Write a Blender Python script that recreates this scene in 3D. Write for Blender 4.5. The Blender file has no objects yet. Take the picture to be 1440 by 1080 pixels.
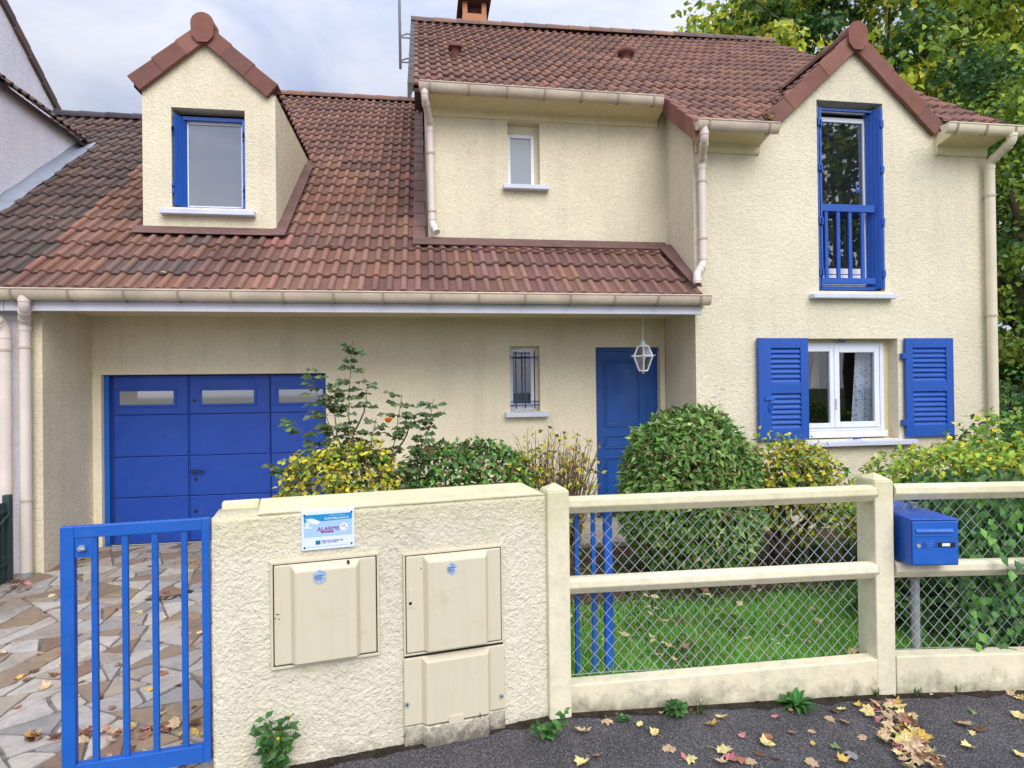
import bpy, math, random
from math import sin, cos, tan, pi, radians as R, sqrt
from mathutils import Vector as V, Matrix, noise
from mathutils.geometry import tessellate_polygon
random.seed(7)
rnd = random.random
def ru(a, b): return a + (b - a) * random.random()

# ------------------------------------------------------------------ scene, camera
S = bpy.context.scene
COL = S.collection
S.view_settings.view_transform = 'Standard'; S.view_settings.look = 'None'
S.view_settings.exposure = 0; S.view_settings.gamma = 1
F = 860.0; TH = R(8.3); RO = R(0.7); PT = math.atan(5 / 860.0)
EYE = V((0, 0, 1.67))
FW = V((sin(TH) * cos(PT), cos(TH) * cos(PT), sin(PT)))
R0 = V((cos(TH), -sin(TH), 0)); U0 = R0.cross(FW)
RT = R0 * cos(RO) - U0 * sin(RO); UP = U0 * cos(RO) + R0 * sin(RO)
cam = bpy.data.cameras.new('camera'); cam.sensor_fit = 'HORIZONTAL'; cam.sensor_width = 36
cam.lens = 36 * F / 1440; cam.clip_start = 0.05; cam.clip_end = 1000
co = bpy.data.objects.new('camera', cam); COL.objects.link(co); S.camera = co
m = Matrix((RT, UP, -FW)).transposed().to_4x4(); m.translation = EYE
co.matrix_world = m

# ------------------------------------------------------------------ mesh builder
class MB:
    def __init__(s): s.v = []; s.f = []; s.c = []; s.T = None; s.col = (1, 1, 1); s.g = []
    def add(s, vs, fs, col=None):
        n = len(s.v); col = col or s.col; s.g.append((n, len(s.f)))
        for p in vs:
            p = V(p)
            if s.T is not None: p = s.T @ p
            s.v.append(p); s.c.append(col)
        s.f += [tuple(i + n for i in f) for f in fs]
    def box(s, x0, x1, y0, y1, z0, z1, col=None):
        s.add([(x, y, z) for x in (x0, x1) for y in (y0, y1) for z in (z0, z1)],
              [(0, 1, 3, 2), (4, 6, 7, 5), (0, 4, 5, 1), (2, 3, 7, 6), (0, 2, 6, 4), (1, 5, 7, 3)], col)
    def hexa(s, p, col=None):     # 8 points: bottom ring, top ring
        s.add(p, [(3, 2, 1, 0), (4, 5, 6, 7), (0, 1, 5, 4), (1, 2, 6, 5), (2, 3, 7, 6), (3, 0, 4, 7)], col)
    def bar(s, a, b, w, h, upv=(0, 0, 1), col=None):   # bar from a to b, w sideways, h along up
        a = V(a); b = V(b); d = (b - a).normalized(); side = d.cross(V(upv)).normalized(); u = side.cross(d)
        x = side * w / 2; y = u * h / 2
        s.hexa([a - x - y, a + x - y, a + x + y, a - x + y, b - x - y, b + x - y, b + x + y, b - x + y], col)
    def tube(s, pts, r, n=8, cap=True, col=None, prof=None):
        pts = [V(p) for p in pts]; k = len(pts); rs = r if isinstance(r, (list, tuple)) else [r] * k
        vs = []; fs = []; ref = None
        for i, p in enumerate(pts):
            d = (pts[min(i + 1, k - 1)] - pts[max(i - 1, 0)]).normalized()
            if ref is None: ref = d.orthogonal().normalized()
            ref = (ref - d * ref.dot(d)).normalized(); b = d.cross(ref)
            for j in range(n):
                a = 2 * pi * j / n; vs.append(p + (ref * cos(a) + b * sin(a)) * rs[i])
        for i in range(k - 1):
            for j in range(n):
                fs.append((i * n + j, i * n + (j + 1) % n, (i + 1) * n + (j + 1) % n, (i + 1) * n + j))
        if cap: fs += [tuple(range(n))[::-1], tuple((k - 1) * n + j for j in range(n))]
        s.add(vs, fs, col)
    def prism(s, poly, a, b, axis='y', col=None):  # poly of 2D points extruded along an axis
        def mk(p, t): return {'y': (p[0], t, p[1]), 'x': (t, p[0], p[1]), 'z': (p[0], p[1], t)}[axis]
        n = len(poly)
        s.add([mk(p, a) for p in poly] + [mk(p, b) for p in poly],
              [tuple(range(n)), tuple(range(2 * n - 1, n - 1, -1))] + [(i, (i + 1) % n, n + (i + 1) % n, n + i) for i in range(n)], col)
    def lathe(s, prof, c, n=16, col=None):
        vs = []; fs = []
        for r, z in prof:
            for j in range(n): vs.append((c[0] + r * cos(2 * pi * j / n), c[1] + r * sin(2 * pi * j / n), c[2] + z))
        for i in range(len(prof) - 1):
            for j in range(n): fs.append((i * n + j, i * n + (j + 1) % n, (i + 1) * n + (j + 1) % n, (i + 1) * n + j))
        s.add(vs, fs, col)
    def wall(s, outer, holes, y, depth):           # wall in the plane y facing -y; holes (x0,x1,z0,z1) get reveals
        loops = [[V((a, b, 0)) for a, b in outer]]
        for x0, x1, z0, z1 in holes: loops.append([V(p) for p in ((x0, z0, 0), (x0, z1, 0), (x1, z1, 0), (x1, z0, 0))])
        flat = [p for l in loops for p in l]
        s.add([(p.x, y, p.y) for p in flat], [tuple(t) for t in tessellate_polygon(loops)])
        for x0, x1, z0, z1 in holes:
            q = [(x0, z0), (x0, z1), (x1, z1), (x1, z0)]
            s.add([(a, y, b) for a, b in q] + [(a, y + depth, b) for a, b in q], [(i, (i + 1) % 4, 4 + (i + 1) % 4, 4 + i) for i in range(4)])
    def leaf(s, p, d, n, L, W, col, fold=.25, droop=.15):
        d = d.normalized(); sd = d.cross(n)
        if sd.length < 1e-4: sd = d.orthogonal()
        sd.normalize(); n = sd.cross(d)
        h = W / 2
        s.add([p, p + d * L * .45 - sd * h + n * h * fold, p + d * L * .45 + sd * h + n * h * fold,
               p + d * L - n * L * droop, p + d * L * .5 - n * L * droop * .2],
              [(0, 4, 1), (1, 4, 3), (0, 2, 4), (4, 2, 3)], col)
    def build(s, name, mat, parent=None, bevel=0, smooth=False, label=None, seg=2):
        org = V((0, 0, 0))
        if parent is None:
            xs = [p.x for p in s.v]; ys = [p.y for p in s.v]; zs = [p.z for p in s.v]
            org = V(((min(xs) + max(xs)) / 2, (min(ys) + max(ys)) / 2, min(zs)))
        me = bpy.data.meshes.new(name); me.from_pydata([p - org for p in s.v], [], s.f); me.materials.append(mat)
        at = me.color_attributes.new('col', 'FLOAT_COLOR', 'POINT')
        at.data.foreach_set('color', [x for c in s.c for x in (c[0], c[1], c[2], 1)])
        if smooth: me.polygons.foreach_set('use_smooth', [True] * len(me.polygons))
        me.update()
        o = bpy.data.objects.new(name, me); COL.objects.link(o)
        if parent is None: o.location = org
        else:
            o.parent = parent
            if parent.type == 'EMPTY': o.location = -parent.location
            elif parent.parent is None: o.location = -parent.location
        if bevel:
            b = o.modifiers.new('bevel', 'BEVEL'); b.width = bevel; b.segments = seg; b.limit_method = 'ANGLE'; b.angle_limit = R(40)
        if label: o['label'] = label
        return o
def each(q, name, mat, parent, bevel=0, per=1):      # one object for every piece that was added to q
    cuts = q.g[::per] + [(len(q.v), len(q.f))]
    for (v0, f0), (v1, f1) in zip(cuts, cuts[1:]):
        p = MB(); p.v = q.v[v0:v1]; p.c = q.c[v0:v1]; p.f = [tuple(i - v0 for i in f) for f in q.f[f0:f1]]; p.build(name, mat, parent, bevel)
def thing(name, label, cat, loc=(0, 0, 0), group=None):
    o = bpy.data.objects.new(name, None); COL.objects.link(o); o.location = loc; o.empty_display_size = .2
    o['label'] = label; o['category'] = cat
    if group: o['group'] = group
    return o
def tag(o, label, cat, group=None):
    o['label'] = label; o['category'] = cat
    if group: o['group'] = group
    return o
def struct(o): o['kind'] = 'structure'; return o
def box1(name, mat, parent, *b, bevel=0, label=None):
    q = MB(); q.box(*b); return q.build(name, mat, parent, bevel, label=label)

# ------------------------------------------------------------------ materials
def pick(pal, lo=.75, hi=1.25):
    c = random.choice(pal); g = ru(lo, hi); return (c[0] * g, c[1] * g, c[2] * g)
def lin(r, g, b):
    f = lambda c: (c / 255 / 12.92) if c / 255 <= .04045 else ((c / 255 + .055) / 1.055) ** 2.4
    return (f(r), f(g), f(b))
class Mat:
    def __init__(s, name):
        s.m = bpy.data.materials.new(name); s.m.use_nodes = True; s.t = s.m.node_tree; s.n = s.t.nodes
        s.b = s.n['Principled BSDF']; s.out = s.n['Material Output']
    def new(s, t, **k):
        x = s.n.new(t)
        for a, b in k.items():
            if a in x.inputs: x.inputs[a].default_value = b
            else: setattr(x, a, b)
        return x
    def link(s, a, b): s.t.links.new(a, b)
    def coord(s): 
        if not hasattr(s, '_c'): s._c = s.new('ShaderNodeTexCoord').outputs['Object']
        return s._c
    def noise(s, scale, detail=4, rough=.55, dist=0, vec=None):
        x = s.new('ShaderNodeTexNoise'); x.inputs['Scale'].default_value = scale; x.inputs['Detail'].default_value = detail
        x.inputs['Roughness'].default_value = rough; x.inputs['Distortion'].default_value = dist
        s.link(vec or s.coord(), x.inputs['Vector']); return x.outputs['Fac']
    def ramp(s, fac, stops):
        x = s.new('ShaderNodeValToRGB'); e = x.color_ramp.elements
        while len(e) < len(stops): e.new(.5)
        for i, (p, c) in enumerate(stops): e[i].position = p; e[i].color = (c[0], c[1], c[2], 1) if isinstance(c, tuple) else (c, c, c, 1)
        s.link(fac, x.inputs[0]); return x.outputs[0]
    def mix(s, a, b, fac, mode='MIX'):
        x = s.new('ShaderNodeMix', data_type='RGBA', blend_type=mode)
        for sock, val in ((x.inputs[0], fac), (x.inputs[6], a), (x.inputs[7], b)):
            if isinstance(val, (int, float)): sock.default_value = val if sock.type == "VALUE" else (val, val, val, 1)
            elif isinstance(val, tuple): sock.default_value = (*val[:3], 1)
            else: s.link(val, sock)
        return x.outputs[2]
    def bump(s, h, strength=.5, dist=.01, nrm=None):
        x = s.new('ShaderNodeBump'); x.inputs['Strength'].default_value = strength; x.inputs['Distance'].default_value = dist
        s.link(h, x.inputs['Height'])
        if nrm: s.link(nrm, x.inputs['Normal'])
        s.link(x.outputs[0], s.b.inputs['Normal']); return x.outputs[0]
    def set(s, col=None, rough=None, metal=None, spec=None):
        if col is not None:
            if isinstance(col, tuple): s.b.inputs['Base Color'].default_value = (*col[:3], 1)
            else: s.link(col, s.b.inputs['Base Color'])
        if rough is not None: s.b.inputs['Roughness'].default_value = rough
        if metal is not None: s.b.inputs['Metallic'].default_value = metal
        if spec is not None: s.b.inputs['Specular IOR Level'].default_value = spec
        return s
    def attr(s): return s.new('ShaderNodeAttribute', attribute_name='col').outputs['Color']

def stucco(name, col, scale, depth, dirt=.16, groundz=None, algae=False):
    M = Mat(name)
    big = M.ramp(M.noise(.8, 5, .6), [(.3, 1 - dirt), (.65, 1.0)])
    c = M.mix(col, big, 1.0, 'MULTIPLY')
    n1 = M.noise(scale, 3, .6, .8)
    n2 = M.noise(scale * 2.8, 2, .5, .3)
    h = M.mix(n1, n2, .35)
    c = M.mix(c, M.ramp(h, [(.32, .86), (.55, 1.04)]), .8, 'MULTIPLY')
    # faint vertical rain streaks
    mp = M.new('ShaderNodeMapping'); mp.inputs['Scale'].default_value = (6, 6, .35); M.link(M.coord(), mp.inputs[0])
    st = M.ramp(M.noise(1.0, 5, .68, 0, mp.outputs[0]), [(.28, .88), (.52, 1.0)])
    c = M.mix(c, st, .7, 'MULTIPLY')
    if groundz is not None:
        sx = M.new('ShaderNodeSeparateXYZ'); M.link(M.new('ShaderNodeTexCoord').outputs['Object'], sx.inputs[0])
        ad = M.new('ShaderNodeMath', operation='MULTIPLY_ADD'); M.link(M.noise(9, 5, .7), ad.inputs[0]); ad.inputs[1].default_value = -.42
        M.link(sx.outputs[2], ad.inputs[2])
        fac = M.ramp(ad.outputs[0], [(0, 1.0), (1, 0.0)]); mr = M.new('ShaderNodeMapRange')
        mr.inputs[1].default_value = groundz - .50; mr.inputs[2].default_value = groundz - .32; mr.inputs[3].default_value = .75; mr.inputs[4].default_value = 0
        M.link(ad.outputs[0], mr.inputs[0]); c = M.mix(c, lin(70, 66, 52), mr.outputs[0])
    if algae:
        sy = M.new('ShaderNodeSeparateXYZ'); M.link(M.coord(), sy.inputs[0]); a2 = M.new('ShaderNodeMath', operation='MULTIPLY_ADD'); M.link(M.noise(3.5, 6, .7), a2.inputs[0]); a2.inputs[1].default_value = .7; M.link(sy.outputs[2], a2.inputs[2])
        m2 = M.new('ShaderNodeMapRange'); M.link(a2.outputs[0], m2.inputs[0]); m2.inputs[1].default_value = 1.20; m2.inputs[2].default_value = 1.52; m2.inputs[3].default_value = 0; m2.inputs[4].default_value = .5
        c = M.mix(c, lin(186, 182, 124), m2.outputs[0])
    M.set(c, .92, spec=.2); M.bump(h, .9, depth); return M.m
CREAM = lin(232, 220, 190)
m_stucco = stucco('cream_render', CREAM, 26, .022)
m_stucco_wing = stucco('wing_render', lin(231, 220, 192), 24, .024)
m_porch = stucco('porch_render', lin(238, 226, 196), 34, .012)
m_white_stucco = stucco('white_render', lin(248, 245, 250), 28, .014)
m_front = stucco('front_wall_render', lin(224, 215, 190), 30, .02, .14, -.02, True)
m_smooth_cream = stucco('smooth_cream_paint', lin(230, 221, 190), 12, .004, .2, None, True)
m_base = stucco('base_wall_paint', lin(228, 218, 186), 12, .004, .16, .03)
m_mould = stucco('moulding_paint', lin(228, 213, 172), 40, .004, .06)

def paint(name, col, rough=.4, var=.1, bump=.0015, bs=60, spec=.5):
    M = Mat(name); c = M.mix(col, M.ramp(M.noise(3, 5, .6), [(.3, 1 - var), (.7, 1 + var * .4)]), 1.0, 'MULTIPLY')
    c = M.mix(c, M.ramp(M.noise(45, 3, .7), [(.25, .82), (.45, 1.0)]), .5, 'MULTIPLY'); c = M.mix(c, (.5, .5, .47), M.ramp(M.noise(5.5, 8, .78), [(.56, 0), (.85, var * 1.2)]))
    rr = M.ramp(M.noise(7, 5, .6), [(.3, rough - .1), (.7, rough + .18)]); M.link(rr, M.b.inputs['Roughness'])
    M.set(c, rough, spec=spec); M.bump(M.noise(bs, 3), .5, bump); return M.m
BLUE = lin(22, 80, 168)
m_blue = paint('blue_paint', BLUE, .42)
m_blue_gate = paint('blue_gate_paint', lin(24, 92, 180), .38, .12, .002, 90)
m_blue_door = paint('blue_door_paint', lin(16, 76, 152), .45)
m_blue_garage = paint('blue_garage_paint', lin(18, 66, 158), .45, .08, .001, 150)
m_navy = paint('navy_iron_paint', lin(26, 46, 120), .5)
m_white = paint('white_frame', lin(226, 229, 238), .35, .05)
m_sill = paint('white_sill', lin(206, 209, 222), .6, .12, .002)
m_fascia = paint('fascia_white', lin(222, 221, 232), .55, .1)
m_gutter = paint('beige_gutter', lin(206, 188, 166), .42, .26); m_bracket = paint('gutter_bracket_paint', lin(168, 150, 130), .5, .2)
m_pipe = paint('beige_pipe', lin(222, 207, 196), .42, .1)
m_pipe_cream = paint('cream_pipe', lin(226, 214, 184), .42, .1)
def box_plastic():
    M = Mat('beige_plastic'); mp = M.new('ShaderNodeMapping'); mp.inputs['Scale'].default_value = (26, 26, 1.1); M.link(M.coord(), mp.inputs[0])
    c = M.mix(lin(207, 197, 170), M.ramp(M.noise(1.0, 5, .7, 0, mp.outputs[0]), [(.3, .9), (.6, 1.0)]), .5, 'MULTIPLY')
    c = M.mix(c, lin(150, 132, 100), M.ramp(M.noise(4, 7, .75), [(.56, 0), (.85, .5)])); c = M.mix(c, lin(90, 80, 66), M.ramp(M.noise(38, 5, .75), [(.66, 0), (.8, .6)]))
    M.set(c, .6, spec=.35); M.bump(M.noise(120, 3), .4, .001); return M.m
m_box = box_plastic()
m_gap = Mat('dark_gap').set((.012, .012, .012), .9).m
m_lead = paint('lead_flashing', lin(150, 156, 168), .5, .2, .008, 12)
m_brownzinc = paint('brown_flashing', lin(110, 80, 74), .7, .3, .006, 14)
m_brownboard = paint('brown_board', lin(70, 56, 56), .6, .15)
m_galv = paint('galvanised_steel', lin(150, 154, 156), .45, .15); 
m_wire = Mat('galvanised_wire').set(lin(184, 188, 190), .45, .3).m
m_green_fence = paint('green_fence', lin(44, 66, 62), .6, .25)
m_orange = paint('terracotta_concrete', lin(186, 126, 92), .8, .15)
m_hood = paint('dark_hood', lin(96, 66, 66), .8, .1)
m_black = Mat('black_plastic').set((.015, .015, .017), .4).m
m_bark = paint('bark', lin(92, 78, 62), .9, .3, .01, 30)
m_twig = paint('twig', lin(120, 98, 76), .9, .3, .002, 60)
m_iron = paint('cast_iron', lin(52, 48, 46), .7, .2)
m_curtain = None

def verge_mat():
    M = Mat('verge_tile_terracotta'); c = M.mix(M.attr(), M.ramp(M.noise(5, 5, .65), [(.3, .8), (.7, 1.06)]), 1.0, 'MULTIPLY')
    c = M.mix(c, lin(96, 84, 76), M.ramp(M.noise(2.2, 6, .7), [(.55, 0), (.85, .5)]))
    M.set(c, .8, spec=.25); M.bump(M.noise(70, 3), .4, .003); return M.m
m_verge = verge_mat()
def tile_mat(name, lichen, amt):
    M = Mat(name); a = M.attr()
    c = M.mix(a, M.ramp(M.noise(1.1, 5, .65), [(.3, .78), (.7, 1.08)]), 1.0, 'MULTIPLY')
    c = M.mix(c, M.ramp(M.noise(28, 4, .7), [(.25, .72), (.6, 1.06)]), .8, 'MULTIPLY')
    c = M.mix(c, lichen, M.ramp(M.noise(3.2, 7, .75), [(.52, 0), (.8, amt)]))
    M.set(c, .88, spec=.2); M.bump(M.noise(90, 4, .6), .5, .004); return M.m
m_tile = tile_mat('brown_red_tile', lin(112, 98, 86), .32)
m_tile_dark = tile_mat('dark_brown_tile', lin(96, 92, 86), .6)

def foliage(name, trans=.3, rough=.5):
    M = Mat(name); c = M.attr(); c = M.mix(c, M.ramp(M.noise(40, 2), [(.3, .8), (.7, 1.15)]), 1.0, 'MULTIPLY')
    M.set(c, rough, spec=.3)
    tr = M.new('ShaderNodeBsdfTranslucent'); M.link(c, tr.inputs[0]); mx = M.new('ShaderNodeMixShader'); mx.inputs[0].default_value = trans
    M.link(M.b.outputs[0], mx.inputs[1]); M.link(tr.outputs[0], mx.inputs[2]); M.link(mx.outputs[0], M.out.inputs[0]); return M.m
m_leaf = foliage('leaf'); m_grass = foliage('grass_blade', .42, .6); m_dry = foliage('dry_leaf', .1, .75)
m_leaf_shiny = foliage('glossy_leaf', .2, .42)

def glass(name, base, rough, ior=1.6, alpha=None):
    M = Mat(name); M.set(base, rough, spec=.6); M.b.inputs['IOR'].default_value = ior
    if alpha is not None:
        tr = M.new('ShaderNodeBsdfTransparent'); gl = M.new('ShaderNodeBsdfGlossy'); gl.inputs['Roughness'].default_value = rough
        mx = M.new('ShaderNodeMixShader'); mx.inputs[0].default_value = alpha
        tr.inputs[0].default_value = (.85, .87, .88, 1)
        M.link(tr.outputs[0], mx.inputs[1]); M.link(gl.outputs[0], mx.inputs[2]); M.link(mx.outputs[0], M.out.inputs[0])
    return M.m
m_pane_sky = glass('pane_reflecting_sky', (.055, .06, .07), .02, 2.5)
m_pane_frost = glass('frosted_pane', (.17, .195, .23), .3)
m_pane_dark = glass('dark_pane', (.012, .013, .016), .015, 2.6)
m_pane_clear = glass('clear_pane', (1, 1, 1), .01, 1.5, .07)
m_pane_lamp = glass('lamp_pane', (1, 1, 1), .25, 1.5, .42)
m_pane_garage = glass('garage_pane', lin(128, 128, 130), .04, 2.3)
m_room = Mat('dark_room').set(lin(74, 62, 54), .9).m
def curtain_mat(name, a, b):
    M = Mat(name); v = M.new('ShaderNodeTexVoronoi'); v.inputs['Scale'].default_value = 22; M.link(M.coord(), v.inputs[0])
    M.set(M.mix(a, b, M.ramp(v.outputs[0], [(.25, 0), (.4, 1)])), .9); return M.m
m_curtain = curtain_mat('patterned_curtain', lin(150, 160, 185), lin(214, 220, 232))
m_curtain_plain = Mat('grey_curtain').set(lin(112, 110, 112), .9).m
m_curtain_beige = Mat('beige_curtain').set(lin(160, 140, 120), .9).m

def asphalt():
    M = Mat('asphalt'); v = M.new('ShaderNodeTexVoronoi'); v.inputs['Scale'].default_value = 130; M.link(M.coord(), v.inputs[0])
    base = M.ramp(M.noise(2.2, 6, .65), [(.3, lin(78, 76, 78)), (.7, lin(112, 109, 110))])
    sep = M.new('ShaderNodeSeparateColor'); M.link(v.outputs['Color'], sep.inputs[0])
    c = M.mix(base, lin(178, 176, 176), M.ramp(sep.outputs[0], [(.86, 0), (.97, .4)]))
    c = M.mix(c, lin(30, 28, 28), M.ramp(v.outputs['Distance'], [(.35, 0), (.62, .7)]))
    M.set(c, .8, spec=.3); M.bump(M.mix(v.outputs['Distance'], M.noise(60, 3), .4), .9, .01).node.invert = True; return M.m
m_asphalt = asphalt()
def soil(name, a, b, sc=8):
    M = Mat(name); M.set(M.mix(a, b, M.ramp(M.noise(sc, 7, .75), [(.35, 0), (.65, 1)])), .95, spec=.1); M.bump(M.noise(sc * 3, 6, .7), .8, .03); return M.m
m_soil = soil('bed_soil', lin(58, 46, 36), lin(104, 88, 66))
m_lawn = soil('lawn_soil', lin(62, 90, 36), lin(100, 120, 60))
m_ground = soil('far_ground', lin(58, 78, 38), lin(96, 104, 62), .6)
m_concrete = soil('concrete_slab', lin(150, 142, 130), lin(186, 176, 158), 3)

# ------------------------------------------------------------------ ground
def sheet(name, poly, z, mat):
    q = MB(); zf = z if callable(z) else (lambda x, y: z)
    q.add([(x, y, zf(x, y)) for x, y in poly], [tuple(range(len(poly)))]); return struct(q.build(name, mat))
sheet('ground', [(-200, -200), (200, -200), (200, 200), (-200, 200)], -.26, m_ground)
sheet('road', [(-60, -9), (60, -9), (60, 2.55), (3.6, 3.3), (2.7, 3.38), (.7, 3.5), (-1.0, 3.2), (-60, 3.0)], -.2, m_asphalt)
sheet('driveway', [(-4.3, 2.7), (-.93, 2.7), (-.93, 3.3), (-.98, 7.75), (-4.3, 7.75)], lambda x, y: -.19 + (y - 2.7) * .0135, soil('mortar', lin(100, 94, 90), lin(140, 134, 128), 7))
sheet('lawn', [(-.96, 3.45), (.7, 3.5), (2.7, 3.4), (3.6, 3.3), (14, 2.4), (14, 7.2), (-.96, 7.2)], -.085, m_lawn)
def m_stone_mat():
    M = Mat('paving_stone'); a = M.attr()
    g = M.noise(7, 7, .7, 1.2); c = M.mix(a, M.ramp(g, [(.28, .66), (.5, .95), (.72, 1.15)]), .9, 'MULTIPLY')
    c = M.mix(c, lin(150, 122, 92), M.ramp(M.noise(2.6, 6, .7), [(.5, 0), (.8, .6)])); c = M.mix(c, M.ramp(M.noise(60, 4, .7), [(.3, .8), (.55, 1.0)]), .6, 'MULTIPLY')
    M.set(c, .7, spec=.4); M.bump(M.mix(g, M.noise(26, 5, .65), .4), .7, .012); return M.m
def split(poly, out, lim):
    n = len(poly); A = sum(poly[i][0] * poly[(i + 1) % n][1] - poly[(i + 1) % n][0] * poly[i][1] for i in range(n)) / 2
    if abs(A) < lim * ru(.55, 1.5): out.append(poly); return
    cx = sum(p[0] for p in poly) / n; cy = sum(p[1] for p in poly) / n
    far = max(((p, q_) for p in poly for q_ in poly), key=lambda t: (t[0][0] - t[1][0]) ** 2 + (t[0][1] - t[1][1]) ** 2)
    ang = math.atan2(far[1][1] - far[0][1], far[1][0] - far[0][0]) + pi / 2 + ru(-.55, .55); nx, ny = -sin(ang), cos(ang)
    t = ru(-.12, .12) * sqrt(abs(A)); d0 = nx * cx + ny * cy + t; a, b = [], []
    for i in range(n):
        p, r = poly[i], poly[(i + 1) % n]; dp = nx * p[0] + ny * p[1] - d0; dr = nx * r[0] + ny * r[1] - d0
        (a if dp >= 0 else b).append(p)
        if dp * dr < 0: k = dp / (dp - dr); x = (p[0] + (r[0] - p[0]) * k, p[1] + (r[1] - p[1]) * k); a.append(x); b.append(x)
    for h in (a, b):
        if len(h) > 2: split(h, out, lim)
st = []; split([(-4.3, 2.72), (-.94, 2.72), (-.98, 7.7), (-4.3, 7.7)], st, .068); q = MB()
SC = [lin(171, 163, 155), lin(181, 172, 161), lin(161, 149, 136), lin(154, 133, 107), lin(167, 154, 138), lin(144, 124, 105), lin(135, 109, 92), lin(186, 177, 164), lin(151, 146, 142)]
for poly in st:
    n = len(poly); cx = sum(p[0] for p in poly) / n; cy = sum(p[1] for p in poly) / n; pts = []
    for i in range(n):
        p, r = poly[i], poly[(i + 1) % n]; L = math.hypot(r[0] - p[0], r[1] - p[1]); m_ = max(1, int(L / .09))
        for k in range(m_):
            x = p[0] + (r[0] - p[0]) * (k + (.16 if k == 0 else 0)) / m_; y = p[1] + (r[1] - p[1]) * (k + (.16 if k == 0 else 0)) / m_
            pts.append((x, y))
        pts.append((p[0] + (r[0] - p[0]) * (1 - .16 / m_), p[1] + (r[1] - p[1]) * (1 - .16 / m_)))
    gap = ru(.005, .014); tx, ty, h = ru(-.012, .012), ru(-.012, .012), ru(.004, .010); c = pick(SC, .88, 1.1); top = []; bot = []
    for x, y in pts:
        d = math.hypot(x - cx, y - cy) or 1; g = gap + ru(-.004, .005); x1 = x - (x - cx) / d * g; y1 = y - (y - cy) / d * g; z = -.19 + (y1 - 2.7) * .0135
        top.append((x1 - (x - cx) / d * .004, y1 - (y - cy) / d * .004, z + h + tx * (x - cx) + ty * (y - cy))); bot.append((x1, y1, z - .005))
    n = len(pts); q.add(top + bot, [tuple(range(n))] + [(i, n + i, n + (i + 1) % n, (i + 1) % n) for i in range(n)], c)
struct(q.build('paving', m_stone_mat()))
q = MB(); e = []
for i in range(60): x = -1.0 + i * .095; yb = 3.11 + (x + 1) * .176 if x < .75 else 3.425 - (x - .8) * .056 if x < 2.75 else 3.315 - (x - 2.8) * .11; e.append((x, yb))
for i in range(59):
    w0 = .03 + .07 * max(0, noise.noise(V((i * .7, 0, 0))) + .3); w1 = .03 + .07 * max(0, noise.noise(V((i * .7 + .7, 0, 0))) + .3)
    q.add([(e[i][0], e[i][1] - w0, -.1965), (e[i + 1][0], e[i + 1][1] - w1, -.1965), (e[i + 1][0], e[i + 1][1] + .03, -.185), (e[i][0], e[i][1] + .03, -.185)], [(0, 1, 2, 3)])
struct(q.build('soil_strip', soil('kerb_soil', lin(40, 36, 30), lin(74, 66, 54), 14)))
q = MB()
bed = [(-1.0, 4.9)] + [(x * .5 - .9, 4.75 + .12 * sin(x * 1.9) + .06 * sin(x * 4.7)) for x in range(1, 20)] + [(9, 4.6), (9, 6.85), (3.25, 6.85), (3.1, 6.45), (-1.0, 6.45)]
q.add([(x, y, -.075) for x, y in bed], [tuple(range(len(bed)))]); struct(q.build('flower_bed', m_soil))
q = MB(); q.box(-.97, 3.16, 6.45, 7.72, -.25, -.02); struct(q.build('path', m_concrete, bevel=.01))

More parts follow.
